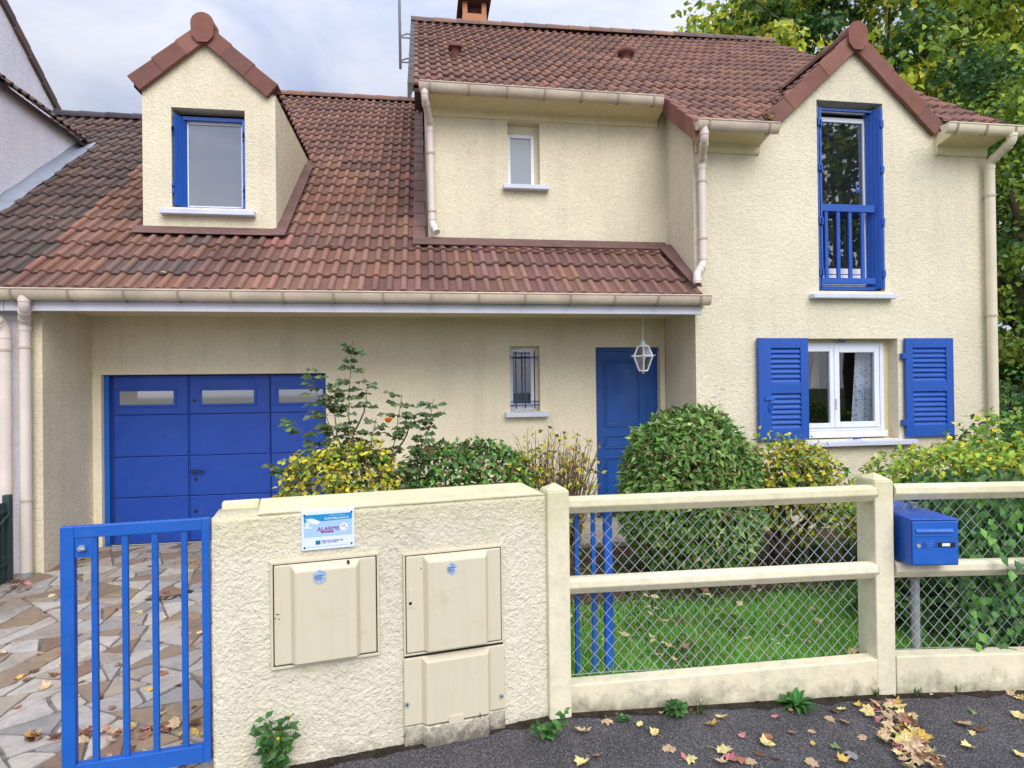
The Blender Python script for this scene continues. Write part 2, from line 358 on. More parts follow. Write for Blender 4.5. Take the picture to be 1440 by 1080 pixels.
# ------------------------------------------------------------------ the house
H = thing('house', 'cream rendered house with blue shutters and garage door under brown tiled roofs', 'house', (1.6, 7.0, -.2))
TILE = [lin(135, 101, 87), lin(128, 95, 84), lin(141, 106, 91), lin(122, 92, 83), lin(131, 98, 86), lin(143, 104, 88)]
TILED = [lin(104, 87, 82), lin(98, 83, 79), lin(110, 91, 84), lin(100, 86, 82), lin(114, 92, 84)]
def tiles(O, U, Vv, N, length, span, pal, gauge=.345, start=0, q=None, u0=None, shade=None):
    # rows of double roman tiles: O origin at the eaves, U along the eaves, Vv up the slope; span(v) -> list of (u0,u1)
    q = q or MB(); rows = int(math.ceil((length - start) / gauge))
    prof = [0, 0, .004, .02, .031, .034, .031, .02]          # one 0.15 m module: pan then roll
    ks = [0, .05, .068, .08, .095, .11, .125, .14]
    for r in range(rows):
        va = start + r * gauge; vb = min(va + gauge + .015, length)
        sa, sb = span(va), span(vb); sm = span((va + vb) / 2)
        for (a0, a1), (b0, b1) in zip(sa, sb):
            lo = min(a0, b0); hi = max(a1, b1)
            if hi - lo < .02: continue
            k = math.floor(lo / .3)
            while k * .3 < hi:
                c = random.choice(pal); g = ru(.90, 1.10); j = ru(-.004, .006); jr = ru(-.009, .008)
                if shade: c, g = shade(k * .3, va, c, g)
                us = [k * .3 + mod * .15 + t for mod in (0, 1) for t in ks] + [k * .3 + .3]
                hs = [prof[i % 8] for i in range(16)] + [0]
                vs = []; cs = []
                for line, (vv, (l, h_), off) in enumerate(((va - .004, (a0, a1), .008 + j), (va, (a0, a1), .036 + j), (va + .05, (a0, a1), .034 + j), (vb, (b0, b1), .008 + j))):
                    for uu, hh in zip(us, hs):
                        uc = min(max(uu, l), h_)
                        vs.append(O + U * uc + Vv * (vv + jr) + N * (off + hh))
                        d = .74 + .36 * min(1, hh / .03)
                        if line == 0: d *= .6  # bottom lip coloured darker, standing in for shadow under the tile edge
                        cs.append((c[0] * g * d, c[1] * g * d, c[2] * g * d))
                n = 17; fs = []
                for L in range(3):
                    for i in range(n - 1):
                        if abs((vs[L * n + i] - vs[L * n + i + 1]).dot(U)) > 1e-5 or abs((vs[L * n + n + i] - vs[L * n + n + i + 1]).dot(U)) > 1e-5:
                            fs.append((L * n + i, L * n + i + 1, (L + 1) * n + i + 1, (L + 1) * n + i))
                if fs:
                    b = len(q.v); q.v += vs; q.c += cs; q.f += [tuple(x + b for x in f) for f in fs]
                k += 1
    return q
def ridge_caps(q, a, b, r=.11, seg=.4, pal=TILE, drop=.0):
    a = V(a); b = V(b); d = (b - a); n = max(1, int(d.length / seg)); d = d / n; dn = d.normalized(); side = dn.cross(V((0, 0, 1))).normalized()
    for i in range(n):
        p0 = a + d * i; p1 = a + d * (i + 1.06); c = random.choice(pal); vs = []
        for p, rr in ((p0, r), (p1, r * .9)):
            for k in range(9):
                t = pi * (k / 8) * 1.1 - .05 * pi; vs.append(p + side * rr * cos(t) * 1.1 + V((0, 0, 1)) * (rr * sin(t) - .04))
        fs = [(k, k + 1, 10 + k, 9 + k) for k in range(8)] + [tuple(range(9)), tuple(range(17, 8, -1))]
        g = ru(.8, 1); q.add(vs, fs, (c[0] * g, c[1] * g, c[2] * g))
X = V((1, 0, 0))
def plane(tn): a = math.atan(tn); return V((0, cos(a), sin(a))), V((0, -sin(a), cos(a))), cos(a)
# ---- lower roof (garage and porch)
VA, NA, CA = plane(.775); EA = 6.55; ZA = 2.66
def spanA(v):
    y = EA + v * CA
    return [(-3.98, 3.16)] if y < 7.62 else [(-3.98, .06)]
LA = (13.05 - EA) / CA
def shadeA(u, v, c, g):
    if rnd() < .015: return lin(152, 106, 94), g
    if u > -.6 and rnd() < .5: return lin(134, 99, 92), g
    if u < -2.6 and rnd() < .15: return random.choice(TILED), g * 1.1
    return c, g
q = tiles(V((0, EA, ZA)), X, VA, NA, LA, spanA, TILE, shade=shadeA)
def slab(q, pts, t=.04, col=(.1, .06, .05)):
    n = len(pts); pts = [V(p) for p in pts]
    q.add(pts + [p - V((0, 0, t)) for p in pts], [tuple(range(n)), tuple(range(2 * n - 1, n - 1, -1))] + [(i, (i + 1) % n, n + (i + 1) % n, n + i) for i in range(n)], col)
zA = lambda y: ZA + .775 * (y - EA)
slab(q, [(-3.98, EA, zA(EA) - .0), (3.16, EA, zA(EA)), (3.16, 7.62, zA(7.62)), (-3.98, 7.62, zA(7.62))])
slab(q, [(-3.98, 7.63, zA(7.63)), (.06, 7.63, zA(7.63)), (.06, 13.05, zA(13.05)), (-3.98, 13.05, zA(13.05))])
roofA = q.build('roof', m_tile, H, label='lower brown tiled roof over the garage and porch')
q = MB(); ridge_caps(q, (-3.98, 13.05, zA(13.05) + .06), (.0, 13.05, zA(13.05) + .06)); q.build('ridge_tiles', m_verge, roofA)
q = MB()   # flashing beside and under the upper storey
for i in range(14):
    v0 = (7.5 - EA) / CA + i * .42; a = V((-.10 + .008 * (i % 2), EA, ZA)) + VA * v0 + NA * .075; w = .15
    b = a + VA * .44
    q.hexa([a, a + X * w, b + X * w, b, a + NA * .012, a + X * w + NA * .012, b + X * w + NA * .005, b + NA * .005])
a = V((-.1, EA, ZA)) + VA * ((7.42 - EA) / CA) + NA * .072
q.hexa([a, a + X * 3.22, a + X * 3.22 + VA * .2, a + VA * .2] + [p + NA * .012 for p in (a, a + X * 3.22, a + X * 3.22 + VA * .2, a + VA * .2)])
a = V((3.02, EA, ZA)) + VA * .12 + NA * .078
q.hexa([a + X * .06, a + X * .15, a + X * .15 + VA * 1.1, a - X * .04 + VA * 1.1] + [p + NA * .014 for p in (a + X * .06, a + X * .15, a + X * .15 + VA * 1.1, a - X * .04 + VA * 1.1)])
# flashing around the dormer
a = V((-3.28, EA, ZA)) + VA * ((7.55 - EA) / CA) + NA * .07
q.hexa([a, a + X * 1.66, a + X * 1.66 + VA * .2, a + VA * .2] + [p + NA * .006 for p in (a, a + X * 1.66, a + X * 1.66 + VA * .2, a + VA * .2)])
for i in range(6):
    a = V((-1.74, EA, ZA)) + VA * ((7.55 - EA) / CA + i * .42) + NA * .072
    q.hexa([a, a + X * .15, a + X * .15 + VA * .43, a + VA * .43] + [p + NA * .012 for p in (a, a + X * .15, a + X * .15 + VA * .43, a + VA * .43)])
q.build('flashing', m_brownzinc, roofA)

# ---- upper roof
PB = .787
VB, NB, CB = plane(PB); EB = 7.3; ZB = 5.225
tilt = lambda x: .03 * max(0, x - 3.2)
GX, GZ = 5.27, 5.92                         # wing gable ridge
front = False
def spanB(v):
    y = EB + v * CB; z = ZB + PB * (y - EB)
    f = max(0, min(1, (y - 6.5) / 4.6)); xr = 7.30 - .35 * f
    xl = 3.08 if v < .001 and front else -.1
    w = (GZ - z) / .98
    if w > 0: return [(xl, GX - w), (GX + w, xr)]
    return [(xl, GX), (GX, xr)]
LB = (11.25 - EB) / CB
q = MB(); n0 = 0
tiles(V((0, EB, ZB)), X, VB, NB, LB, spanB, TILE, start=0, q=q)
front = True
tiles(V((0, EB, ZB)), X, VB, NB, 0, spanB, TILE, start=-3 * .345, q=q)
zB = lambda y: ZB + PB * (y - EB)
slab(q, [(-.1, EB, zB(EB)), (3.08, EB, zB(EB)), (3.08, 11.25, zB(11.25)), (-.1, 11.25, zB(11.25))])
slab(q, [(3.08, 6.55, zB(6.55)), (4.0, 6.55, zB(6.55)), (GX, 8.1, zB(8.1)), (GX, 11.25, zB(11.25)), (3.08, 11.25, zB(11.25))])
slab(q, [(6.6, 6.55, zB(6.55)), (7.27, 6.55, zB(6.55)), (6.93, 11.25, zB(11.25)), (GX, 11.25, zB(11.25)), (GX, 8.1, zB(8.1))])
slab(q, [(-.1, 11.26, zB(11.25)), (6.93, 11.26, zB(11.25)), (6.93, 16, zB(11.25) - 3.8), (-.1, 16, zB(11.25) - 3.8)])
for i, p in enumerate(q.v): p.z += tilt(p.x)
roofB = q.build('roof', m_tile, H, label='upper brown tiled roof with two vents')
q = MB(); ridge_caps(q, (-.14, 11.25, zB(11.25) + .05), (6.95, 11.25, zB(11.25) + .05 + tilt(6.9)), pal=[lin(120, 100, 96), lin(140, 108, 98), lin(150, 118, 100)]); q.build('ridge_tiles', m_verge, roofB)
def vverge(q, x, y0, y1, zf, n, side, h=.17, t=.035):
    for i in range(n):
        a = y0 + (y1 - y0) * i / n; b = y0 + (y1 - y0) * (i + 1.03) / n; c = random.choice(VT); o = .006 * (i % 2)
        q.hexa([(x - t - o, a, zf(a) - h), (x + .0, a, zf(a) - h), (x, b, zf(b) - h), (x - t - o, b, zf(b) - h),
                (x - t - o, a, zf(a) + .085), (x + .1, a, zf(a) + .085), (x + .1, b, zf(b) + .06), (x - t - o, b, zf(b) + .06)], c)
VT = [lin(138, 94, 82), lin(130, 88, 78), lin(144, 100, 86), lin(126, 88, 80)]
q = MB(); vverge(q, 3.08, 6.5, 7.34, zB, 4, -1); q.build('verge_tiles', m_verge, roofB, bevel=.008)
q = MB()
for i in range(12):
    a = EB - .02 + i * .33; b = a + .335
    q.hexa([(-.14, a, zB(a) - .12), (-.1, a, zB(a) - .12), (-.1, b, zB(b) - .12), (-.14, b, zB(b) - .12), (-.14, a, zB(a) + .07), (-.06, a, zB(a) + .07), (-.06, b, zB(b) + .06), (-.14, b, zB(b) + .06)])
q.build('verge_board', m_brownboard, roofB)
def roof_vent(x, y, kind):
    z = zB(y); q = MB()
    if kind: 
        q.tube([(x, y, z), (x, y - .04, z + .14)], .06, 12); q.box(x - .09, x + .09, y - .14, y + .03, z + .13, z + .16)
        q.hexa([(x - .09, y - .14, z + .16), (x + .09, y - .14, z + .16), (x + .09, y + .03, z + .16), (x - .09, y + .03, z + .16), (x - .06, y - .1, z + .19), (x + .06, y - .1, z + .19), (x + .06, y, z + .19), (x - .06, y, z + .19)])
    else:
        q.lathe([(.075, -.05), (.075, .09), (.13, .10), (.14, .14), (.115, .18), (.06, .205), (0, .21)], (x, y, z), 18)
    q.col = lin(122, 80, 72); q.c = [lin(122, 80, 72)] * len(q.v)
    q.build('roof_vent', m_verge, roofB, smooth=not kind)
roof_vent(.51, 8.8, 1); roof_vent(3.3, 9.45, 0)

# ---- walls
q = MB(); q.wall([(-3.78, -.25), (3.17, -.25), (3.17, 2.6), (-3.78, 2.6)],
                 [(-3.69, -1.17, -.13, 1.875), (1.10, 1.485, 1.365, 2.195), (2.225, 3.10, .02, 2.18)], 7.7, .16)
q.build('wall', m_porch, H, label='set back ground floor wall under the porch')
q = MB(); q.prism([(6.76, -.25), (7.9, -.25), (7.9, 3.4), (7.5, 3.3), (6.76, 2.62)], -4.0, -3.78, 'x'); q.build('corner_pier', m_stucco, H)
box1('porch_ceiling', m_mould, H, -3.98, 3.2, 6.60, 7.72, 2.555, 2.60)
box1('fascia_board', m_fascia, H, -4.0, 3.15, 6.555, 6.598, 2.475, 2.63, bevel=.004)
q = MB(); q.wall([(.09, 3.3), (3.19, 3.3), (3.19, 5.45), (.09, 5.45)], [(1.09, 1.50, 4.215, 5.02)], 7.6, .2)
q.add([(.09, 7.6, 3.3), (.09, 16, 3.3), (.09, 16, 5.2), (.09, 11.2, 8.2), (.09, 7.6, 5.42)], [(0, 1, 2, 3, 4)])
q.build('wall', m_stucco, H, label='upper floor wall above the porch')
q = MB(); q.wall([(3.18, -.25), (7.12, -.25), (7.12, 4.75), (6.42, 4.77), (GX, 5.84), (4.12, 4.76), (3.18, 4.72)],
                 [(4.775, 5.665, 2.80, 5.125), (4.56, 5.82, .985, 2.22)], 6.8, .2)
q.add([(3.18, 6.8, -.25), (3.18, 7.9, -.25), (3.18, 7.9, 5.55), (3.18, 6.8, 4.72)], [(0, 1, 2, 3)])
q.add([(7.12, 6.8, -.25), (7.12, 15.9, -.25), (7.12, 15.9, 5.2), (7.0, 11.25, 8.2), (7.12, 6.8, 4.8)], [(0, 1, 2, 3, 4)])
q.build('wall', m_stucco_wing, H, label='gabled right wing wall')
q = MB(); q.add([(-4, 15.95, -.25), (7.1, 15.95, -.25), (7.1, 15.95, 5.2), (-4, 15.95, 5.2)], [(0, 1, 2, 3)]); q.build('wall', m_stucco, H, label='rear wall')
q = MB()
for x0, x1, y, z0, z1 in ((.1, 3.05, 7.6, 5.03, 5.24), (3.2, 4.0, 6.8, 4.41, 4.63), (6.38, 7.1, 6.8, 4.51, 4.74)):
    q.prism([(y + .004, z0), (y - .022, z0 + .006), (y - .034, z0 + .03), (y - .034, z1 - .13), (y - .05, z1 - .11), (y - .29, z1 - .06), (y - .29, z1 - .03), (y + .004, z1 + .06)], x0, x1, 'x')
each(q, 'eaves_moulding', m_mould, H, .006)

# ---- wing gable roof and verge
def gable_roof(cx, zr, y0, yend, slope, zlow, parent, wl, wr):
    for sgn in (-1, 1):
        L = (zr - zlow) * sqrt(1 + 1 / slope ** 2); a = math.atan(slope)
        U = V((0, 1, 0)); Vv = V((-sgn * cos(a), 0, sin(a))); N = V((sgn * sin(a), 0, cos(a)))
        O = V((cx + sgn * (zr - zlow) / slope, 0, zlow))
        def span(v):
            z = zlow + v * sin(a); return [(y0, max(y0 + .01, yend(z)))]
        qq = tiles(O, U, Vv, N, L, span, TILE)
        ye = lambda z: max(y0 + .01, yend(z))
        slab(qq, [O + U * y0, O + U * ye(zlow), V((cx, ye(zr), zr)), V((cx, y0, zr))])
        qq.build('roof', m_tile, parent)
        # verge tiles on the front
        q = MB(); n = wl if sgn < 0 else wr; h = .175; nb = L / n
        for i in range(n):
            p0 = O + Vv * (i * nb); p1 = O + Vv * ((i + 1.02) * nb); c = random.choice(VT); g = ru(.9, 1.08); c = (c[0] * g, c[1] * g, c[2] * g)
            yf = y0 - .05 - .006 * (i % 2); dz = N * -.12; tp = N * .085; t2 = N * .07
            P = [p0 + dz, p1 + dz, p1 + t2, p0 + tp]
            q.add([V((p.x, yf, p.z)) for p in P] + [V((p.x, yf + .22 if k > 1 else yf + .05, p.z)) for k, p in enumerate(P)],
                  [(0, 1, 2, 3), (7, 6, 5, 4), (0, 4, 5, 1), (1, 5, 6, 2), (2, 6, 7, 3), (3, 7, 4, 0)], c)
        q.build('verge_tiles', m_verge, parent, bevel=.007)
    q = MB()
    ridge_caps(q, (cx, y0 - .03, zr + .07), (cx, yend(zr) - .1, zr + .07), r=.115)
    # the end piece of the ridge
    pts = [(cx + .118 * cos(t), zr + .045 + .118 * sin(t)) for t in [pi * k / 10 for k in range(11)]] + [(cx - .11, zr - .09), (cx - .05, zr - .16), (cx + .05, zr - .16), (cx + .11, zr - .09)]
    q.prism(pts, y0 - .085, y0 + .1, 'y', lin(136, 90, 78)); q.build('ridge_end_tile', m_verge, parent, bevel=.012, smooth=False)
WR = MB(); WR.prism([(4.75, 5.2), (5.8, 5.2), (GX, 5.72)], 6.82, 6.84, 'y'); wroof = WR.build('gable_roof', m_mould, H)
gable_roof(GX, 5.89, 6.78, lambda z: 7.3 + (z - ZB + .03) / PB, .93, 4.83, wroof, 5, 5)

# ---- dormer
YD = 7.65; DX = -2.50
q = MB(); q.wall([(-3.2, 3.5), (-1.715, 3.5), (-1.715, 5.2), (DX, 5.88), (-3.2, 5.2)], [(-2.885, -2.065, 3.835, 5.01)], YD, .2)
yA = lambda z: EA + (z - ZA) / .775 + .12
for x in (-3.2, -1.715): q.add([(x, YD, 3.5), (x, YD, 5.22), (x, yA(5.22), 5.22)], [(0, 1, 2)])
dormer = q.build('dormer', m_stucco, H)
gable_roof(DX, 5.92, YD - .02, lambda z: yA(z), .86, 5.25, dormer, 3, 3)

# ---- windows
def sill(parent, x0, x1, y0, y1, z0, z1):
    q = MB(); q.hexa([(x0, y0, z0), (x1, y0, z0), (x1, y1, z0), (x0, y1, z0), (x0, y0, z1 - .012), (x1, y0, z1 - .012), (x1, y1, z1), (x0, y1, z1)])
    return q.build('sill', m_sill, parent, bevel=.006)
def frame(name, x0, x1, z0, z1, y, w=.055, d=.05, mull=(), mat=None, parent=None):
    q = MB()
    q.box(x0, x0 + w, y, y + d, z0, z1); q.box(x1 - w, x1, y, y + d, z0, z1)
    q.box(x0 + w, x1 - w, y + .001, y + d, z0, z0 + w); q.box(x0 + w, x1 - w, y + .001, y + d, z1 - w, z1)
    for mx, mw in mull: q.box(mx - mw / 2, mx + mw / 2, y - .004, y + d, z0 + w, z1 - w)
    return q.build(name, mat or m_white, parent, bevel=.006)
def pane(x0, x1, z0, z1, y, mat, parent): return box1('pane', mat, parent, x0, x1, y, y + .006, z0, z1)
def curtain(x0, x1, z0, z1, y, mat, parent, top=None, n=24, amp=.018):
    q = MB(); vs = []; fs = []
    for j in range(2):
        for i in range(n + 1):
            t = i / n; x = (x0 if j == 0 else (top[0] if top else x0)); xe = (x1 if j == 0 else (top[1] if top else x1))
            vs.append((x + (xe - x) * t, y + amp * sin(t * n * .9) + .006 * sin(t * 31), z0 if j == 0 else z1))
    fs = [(i, i + 1, n + 2 + i, n + 1 + i) for i in range(n)]
    q.add(vs, fs); return q.build('curtain', mat, parent, smooth=True)
def room(x0, x1, y0, y1, z0, z1, parent):
    q = MB(); q.add([(x, y, z) for x in (x0, x1) for y in (y0, y1) for z in (z0, z1)], [(0, 1, 3, 2), (4, 6, 7, 5), (2, 3, 7, 6), (0, 2, 6, 4), (1, 5, 7, 3)])
    return q.build('room_interior', m_room, parent)
def louvred_shutter(parent, x0, x1, z0, z1, y, d=.035):
    q = MB(); w = x1 - x0; st = .10; zs = [(z0 + .13, z0 + .56), (z0 + .68, z1 - .12)]
    q.box(x0, x0 + st, y, y + d, z0, z1); q.box(x1 - st, x1, y, y + d, z0, z1)
    q.box(x0 + st, x1 - st, y + .001, y + d, z0, zs[0][0]); q.box(x0 + st, x1 - st, y + .001, y + d, zs[0][1], zs[1][0]); q.box(x0 + st, x1 - st, y + .001, y + d, zs[1][1], z1)
    s = q.build('shutter', m_blue, parent, bevel=.004)
    q = MB()
    for a, b in zs:
        n = 7 if b - a > .41 else 6; st2 = (b - a) / n
        for i in range(n):
            z = a + (i + .5) * st2
            q.hexa([(x0 + st, y + .008, z - st2 * .48), (x1 - st, y + .008, z - st2 * .48), (x1 - st, y + .034, z - st2 * .05), (x0 + st, y + .034, z - st2 * .05),
                    (x0 + st, y + .008, z - st2 * .25), (x1 - st, y + .008, z - st2 * .25), (x1 - st, y + .034, z + st2 * .5), (x0 + st, y + .034, z + st2 * .5)])
        q.box(x0 + st, x1 - st, y + .036, y + .04, a, b)
    q.build('slats', m_blue, s); return s
# lower right window
w = frame('window', 4.56, 5.735, 1.085, 2.175, 6.93, .055, .06, [], None, H); w['label'] = 'white double window between the louvred shutters'
frame('sash', 4.58, 5.04, 1.125, 2.125, 6.915, .058, .05, parent=w); frame('sash', 5.043, 5.66, 1.125, 2.125, 6.913, .07, .05, parent=w)
pane(4.63, 4.99, 1.17, 2.08, 6.94, m_pane_clear, w); pane(5.105, 5.60, 1.17, 2.08, 6.94, m_pane_clear, w)
room(4.4, 6.1, 7.05, 9.4, .2, 2.5, w)
q = MB(); q.box(5.735, 5.82, 6.96, 7.05, .985, 2.22); q.box(4.55, 5.735, 6.965, 7.05, 2.175, 2.22); each(q, 'reveal', m_mould, w)
q = MB(); q.box(4.56, 5.76, 6.90, 7.04, 1.0, 1.083); q.build('bottom_rail', m_white, w, bevel=.01)
curtain(5.40, 5.70, 1.1, 2.12, 7.10, m_curtain, w, top=(5.48, 5.70)); curtain(4.86, 5.0, 1.62, 2.14, 7.14, m_curtain_beige, w, top=(4.94, 5.0))
q = MB(); q.box(4.5, 6.0, 9.28, 9.3, 1.25, 2.4); q.build('far_wall', Mat('tan_wallpaper').set(lin(150, 118, 92), .9).m, w)
sill(w, 4.44, 6.0, 6.70, 6.95, .915, .985)
q = MB(); q.bar((5.09, 6.90, 2.20), (5.17, 6.88, 2.185), .012, .02); q.bar((5.15, 6.74, 1.0), (5.25, 6.72, 1.01), .012, .02); each(q, 'shutter_catch', m_blue, w); box1('window_handle', m_white, w, 5.05, 5.07, 6.885, 6.915, 1.36, 1.49, bevel=.004)
sh = louvred_shutter(H, 3.995, 4.575, 1.0, 2.22, 6.735); sh['label'] = 'left louvred blue shutter beside the lower window'
box1('folding_leaf', m_blue, sh, 3.93, 3.992, 6.725, 6.775, 1.0, 2.222, bevel=.004)
q = MB(); q.bar((4.0, 6.722, 1.50), (4.12, 6.722, 1.50), .012, .03)
for a, b in (((4.075, 1.46), (4.05, 1.40)), ((4.05, 1.40), (4.075, 1.33)), ((4.075, 1.33), (4.10, 1.40)), ((4.10, 1.40), (4.075, 1.46))): q.tube([(a[0], 6.72, a[1]), (b[0], 6.72, b[1])], .006, 6)
q.build('latch', m_blue_gate, sh)
sh = louvred_shutter(H, 5.885, 6.55, 1.0, 2.22, 6.745); sh['label'] = 'right louvred blue shutter beside the lower window'
q = MB()
for z in (1.18, 2.0): q.box(5.84, 5.9, 6.74, 6.79, z - .035, z + .035)
each(q, 'hinge', m_blue, sh, .004)
# tall window with guard rail
w = frame('window', 4.79, 5.62, 2.86, 5.11, 6.975, .05, .05, [], None, H); w['label'] = 'tall upper window behind a blue guard rail'
frame('sash', 4.84, 5.58, 2.90, 5.0, 6.962, .06, .05, parent=w)
pane(4.89, 5.53, 3.10, 4.95, 6.985, m_pane_dark, w)
q = MB(); q.box(4.90, 5.50, 6.978, 6.99, 2.95, 3.03); q.box(4.90, 5.50, 6.978, 6.99, 3.04, 3.11); each(q, 'lower_panel', m_white, w, .003)
q = MB(); q.box(4.85, 5.1, 6.965, 6.974, 5.03, 5.05); q.build('air_vent', m_black, w)
room(4.7, 5.7, 7.03, 7.9, 2.7, 5.2, w)
q = MB(); yb = 6.845
q.box(4.84, 5.56, yb - .02, yb + .025, 3.78, 3.87); q.box(4.84, 5.56, yb - .02, yb + .025, 2.895, 2.965)
for x in (4.91, 5.07, 5.23, 5.40): q.box(x - .022, x + .022, yb - .012, yb + .018, 2.96, 3.79)
q.build('guard_rail', m_blue, w, bevel=.004)
q = MB(); q.box(4.785, 5.66, 6.87, 6.90, 2.825, 2.865); q.box(4.785, 5.66, 6.87, 6.90, 5.04, 5.065); each(q, 'shutter_rail', m_blue, w)
def plank_shutter(parent, a, b, z0, z1, t=.03, n=4):
    a = V((a[0], a[1], 0)); b = V((b[0], b[1], 0)); d = b - a; u = d.normalized(); nn = V((0, 0, 1)).cross(u); q = MB()
    for i in range(n):
        p0 = a + d * (i / n) + u * .003; p1 = a + d * ((i + 1) / n) - u * .003
        q.hexa([p + V((0, 0, z)) for z in (z0, z1) for p in (p0 - nn * t / 2, p1 - nn * t / 2, p1 + nn * t / 2, p0 + nn * t / 2)])
    p0 = a + u * .004; p1 = b - u * .004
    q.hexa([p + V((0, 0, z)) for z in (z0 + .004, z1 - .004) for p in (p0 - nn * t * .3, p1 - nn * t * .3, p1 + nn * t * .3, p0 + nn * t * .3)])
    s = q.build('shutter', m_blue, parent, bevel=.003); q = MB()
    for z in (z0 + .18, (z0 + z1) / 2 - .3, (z0 + z1) / 2 + .35, z1 - .2):
        if z1 - z0 < 1.5 and z0 + .3 < z < z1 - .3: continue
        q.box(a.x - .010, a.x + .010, a.y - .022, a.y + .012, z - .045, z + .045)
    each(q, 'hinge', m_blue, parent, .004); return s
plank_shutter(w, (4.795, 6.805), (4.83, 6.95), 2.85, 5.06, t=.022, n=2); plank_shutter(w, (4.825, 6.80), (4.855, 6.93), 2.85, 5.04, t=.022, n=2)
plank_shutter(w, (5.635, 6.805), (5.545, 6.95), 2.84, 5.07, n=4); plank_shutter(w, (5.652, 6.80), (5.645, 6.95), 2.84, 5.07, n=2)
q = MB(); q.tube([(5.40, 6.93, 4.05), (5.43, 6.90, 4.07), (5.45, 6.9, 4.07)], .012, 6); q.tube([(5.40, 6.93, 4.05), (5.39, 6.93, 4.16), (5.38, 6.93, 4.18)], .01, 6); each(q, 'latch', m_blue, w)
sill(w, 4.64, 5.745, 6.70, 6.97, 2.70, 2.765)
# dormer window
w = frame('window', -2.80, -2.10, 3.85, 4.93, YD + .15, .05, .05, [], None, H); w['label'] = 'dormer window with folded blue shutters'
pane(-2.755, -2.145, 3.89, 4.885, YD + .17, m_pane_sky, w)
box1('seal', m_black, w, -2.78, -2.765, YD + .145, YD + .17, 3.95, 4.85)
plank_shutter(w, (-2.865, YD + .01), (-2.77, YD + .15), 3.86, 4.94, n=3); plank_shutter(w, (-2.085, YD + .02), (-2.10, YD + .15), 3.84, 4.90, n=2)
q = MB(); q.box(-2.86, -2.08, YD + .10, YD + .13, 3.835, 3.87); q.box(-2.80, -2.10, YD + .10, YD + .13, 4.91, 4.95); each(q, 'shutter_rail', m_blue, w)
sill(w, -2.99, -1.945, YD - .1, YD + .14, 3.735, 3.805)
# small upper window
w = frame('window', 1.095, 1.445, 4.225, 4.90, 7.70, .045, .05, [], None, H); w['label'] = 'small frosted upper window'
pane(1.135, 1.405, 4.265, 4.86, 7.72, m_pane_frost, w)
q = MB(); q.box(1.09, 1.445, 7.71, 7.81, 4.90, 5.02); q.box(1.445, 1.50, 7.71, 7.81, 4.21, 5.02); each(q, 'reveal', m_stucco, w)
sill(w, 1.02, 1.605, 7.5, 7.71, 4.15, 4.215)
# small lower window with grille
w = frame('window', 1.11, 1.42, 1.42, 2.16, 7.78, .04, .05, [], None, H); w['label'] = 'small barred window beside the front door'
pane(1.145, 1.385, 1.50, 2.11, 7.80, m_pane_clear, w); room(1.0, 1.6, 7.87, 8.5, 1.3, 2.3, w); curtain(1.12, 1.42, 1.4, 2.15, 7.90, m_curtain_plain, w, n=16)
box1('bottom_rail', m_white, w, 1.11, 1.43, 7.765, 7.84, 1.37, 1.418)
q = MB(); q.box(1.42, 1.485, 7.80, 7.86, 1.365, 2.195); q.box(1.10, 1.42, 7.80, 7.86, 2.16, 2.195); each(q, 'reveal', m_porch, w)
q = MB()
for x in (1.17, 1.29, 1.41): q.bar((x, 7.672, 1.40), (x, 7.672, 2.13), .014, .014, (1, 0, 0))
for z in (2.055, 1.49, 1.445): q.bar((1.10, 7.686, z), (1.47, 7.686, z), .014, .014)
q.build('window_grille', m_navy, w)
sill(w, 1.03, 1.585, 7.60, 7.79, 1.295, 1.365)
# ---- front door
q = MB(); yd = 7.80
q.box(2.225, 3.10, yd, yd + .05, .03, 2.18); d = q.build('front_door', m_blue_door, H); q = MB()
def mould(q, x0, x1, z0, z1, y, w=.02, t=.014):
    q.box(x0, x1, y - t, y + .002, z0, z0 + w); q.box(x0, x1, y - t, y + .002, z1 - w, z1); q.box(x0, x0 + w, y - t + .001, y + .002, z0 + w, z1 - w); q.box(x1 - w, x1, y - t + .001, y + .002, z0 + w, z1 - w)
for z0, z1 in ((1.14, 2.02), (.85, 1.03), (.25, .74)):
    mould(q, 2.36, 2.86, z0, z1, yd); mould(q, 2.39, 2.83, z0 + .03, z1 - .03, yd, .012, .009)
mould(q, 2.94, 3.08, .25, 2.02, yd, .012, .008)
each(q, 'door_panel', m_blue_door, d, .004, per=4)
q = MB(); q.box(2.225, 2.25, yd - .03, yd, .03, 2.18); q.box(2.25, 3.10, yd - .028, yd - .001, 2.13, 2.18); q.build('door_frame', m_blue_door, d)
box1('threshold', m_black, d, 2.2, 3.12, 7.62, 7.86, -.015, .03)
# ---- garage door
yg = 7.80
def gx(px): return -3.60 + (px - 152) * (2.4 / 300)
q = MB(); cols = [(-3.60, -2.785), (-2.765, -1.855), (-1.835, -1.17)]; zr = [(-.12, .42), (.428, .90), (.908, 1.395), (1.403, 1.86)]
for x0, x1 in cols:
    for z0, z1 in zr: q.box(x0, x1, yg, yg + .04, z0, z1)
g = q.build('garage_door', m_blue_garage, H, bevel=.006)
box1('backing', m_navy, g, -3.72, -1.14, yg + .02, yg + .05, -.14, 1.93)
q = MB(); q.box(-3.69, -3.635, 7.76, 7.86, -.12, 1.872); q.build('door_frame', m_blue_gate, g); box1('shadow_gap', m_gap, g, -3.634, -3.60, 7.83, 7.87, -.12, 1.86)
q = MB(); mould(q, -2.775, -1.845, -.1, 1.83, yg, .012, .012); q.build('wicket_frame', m_blue_garage, g, bevel=.003)
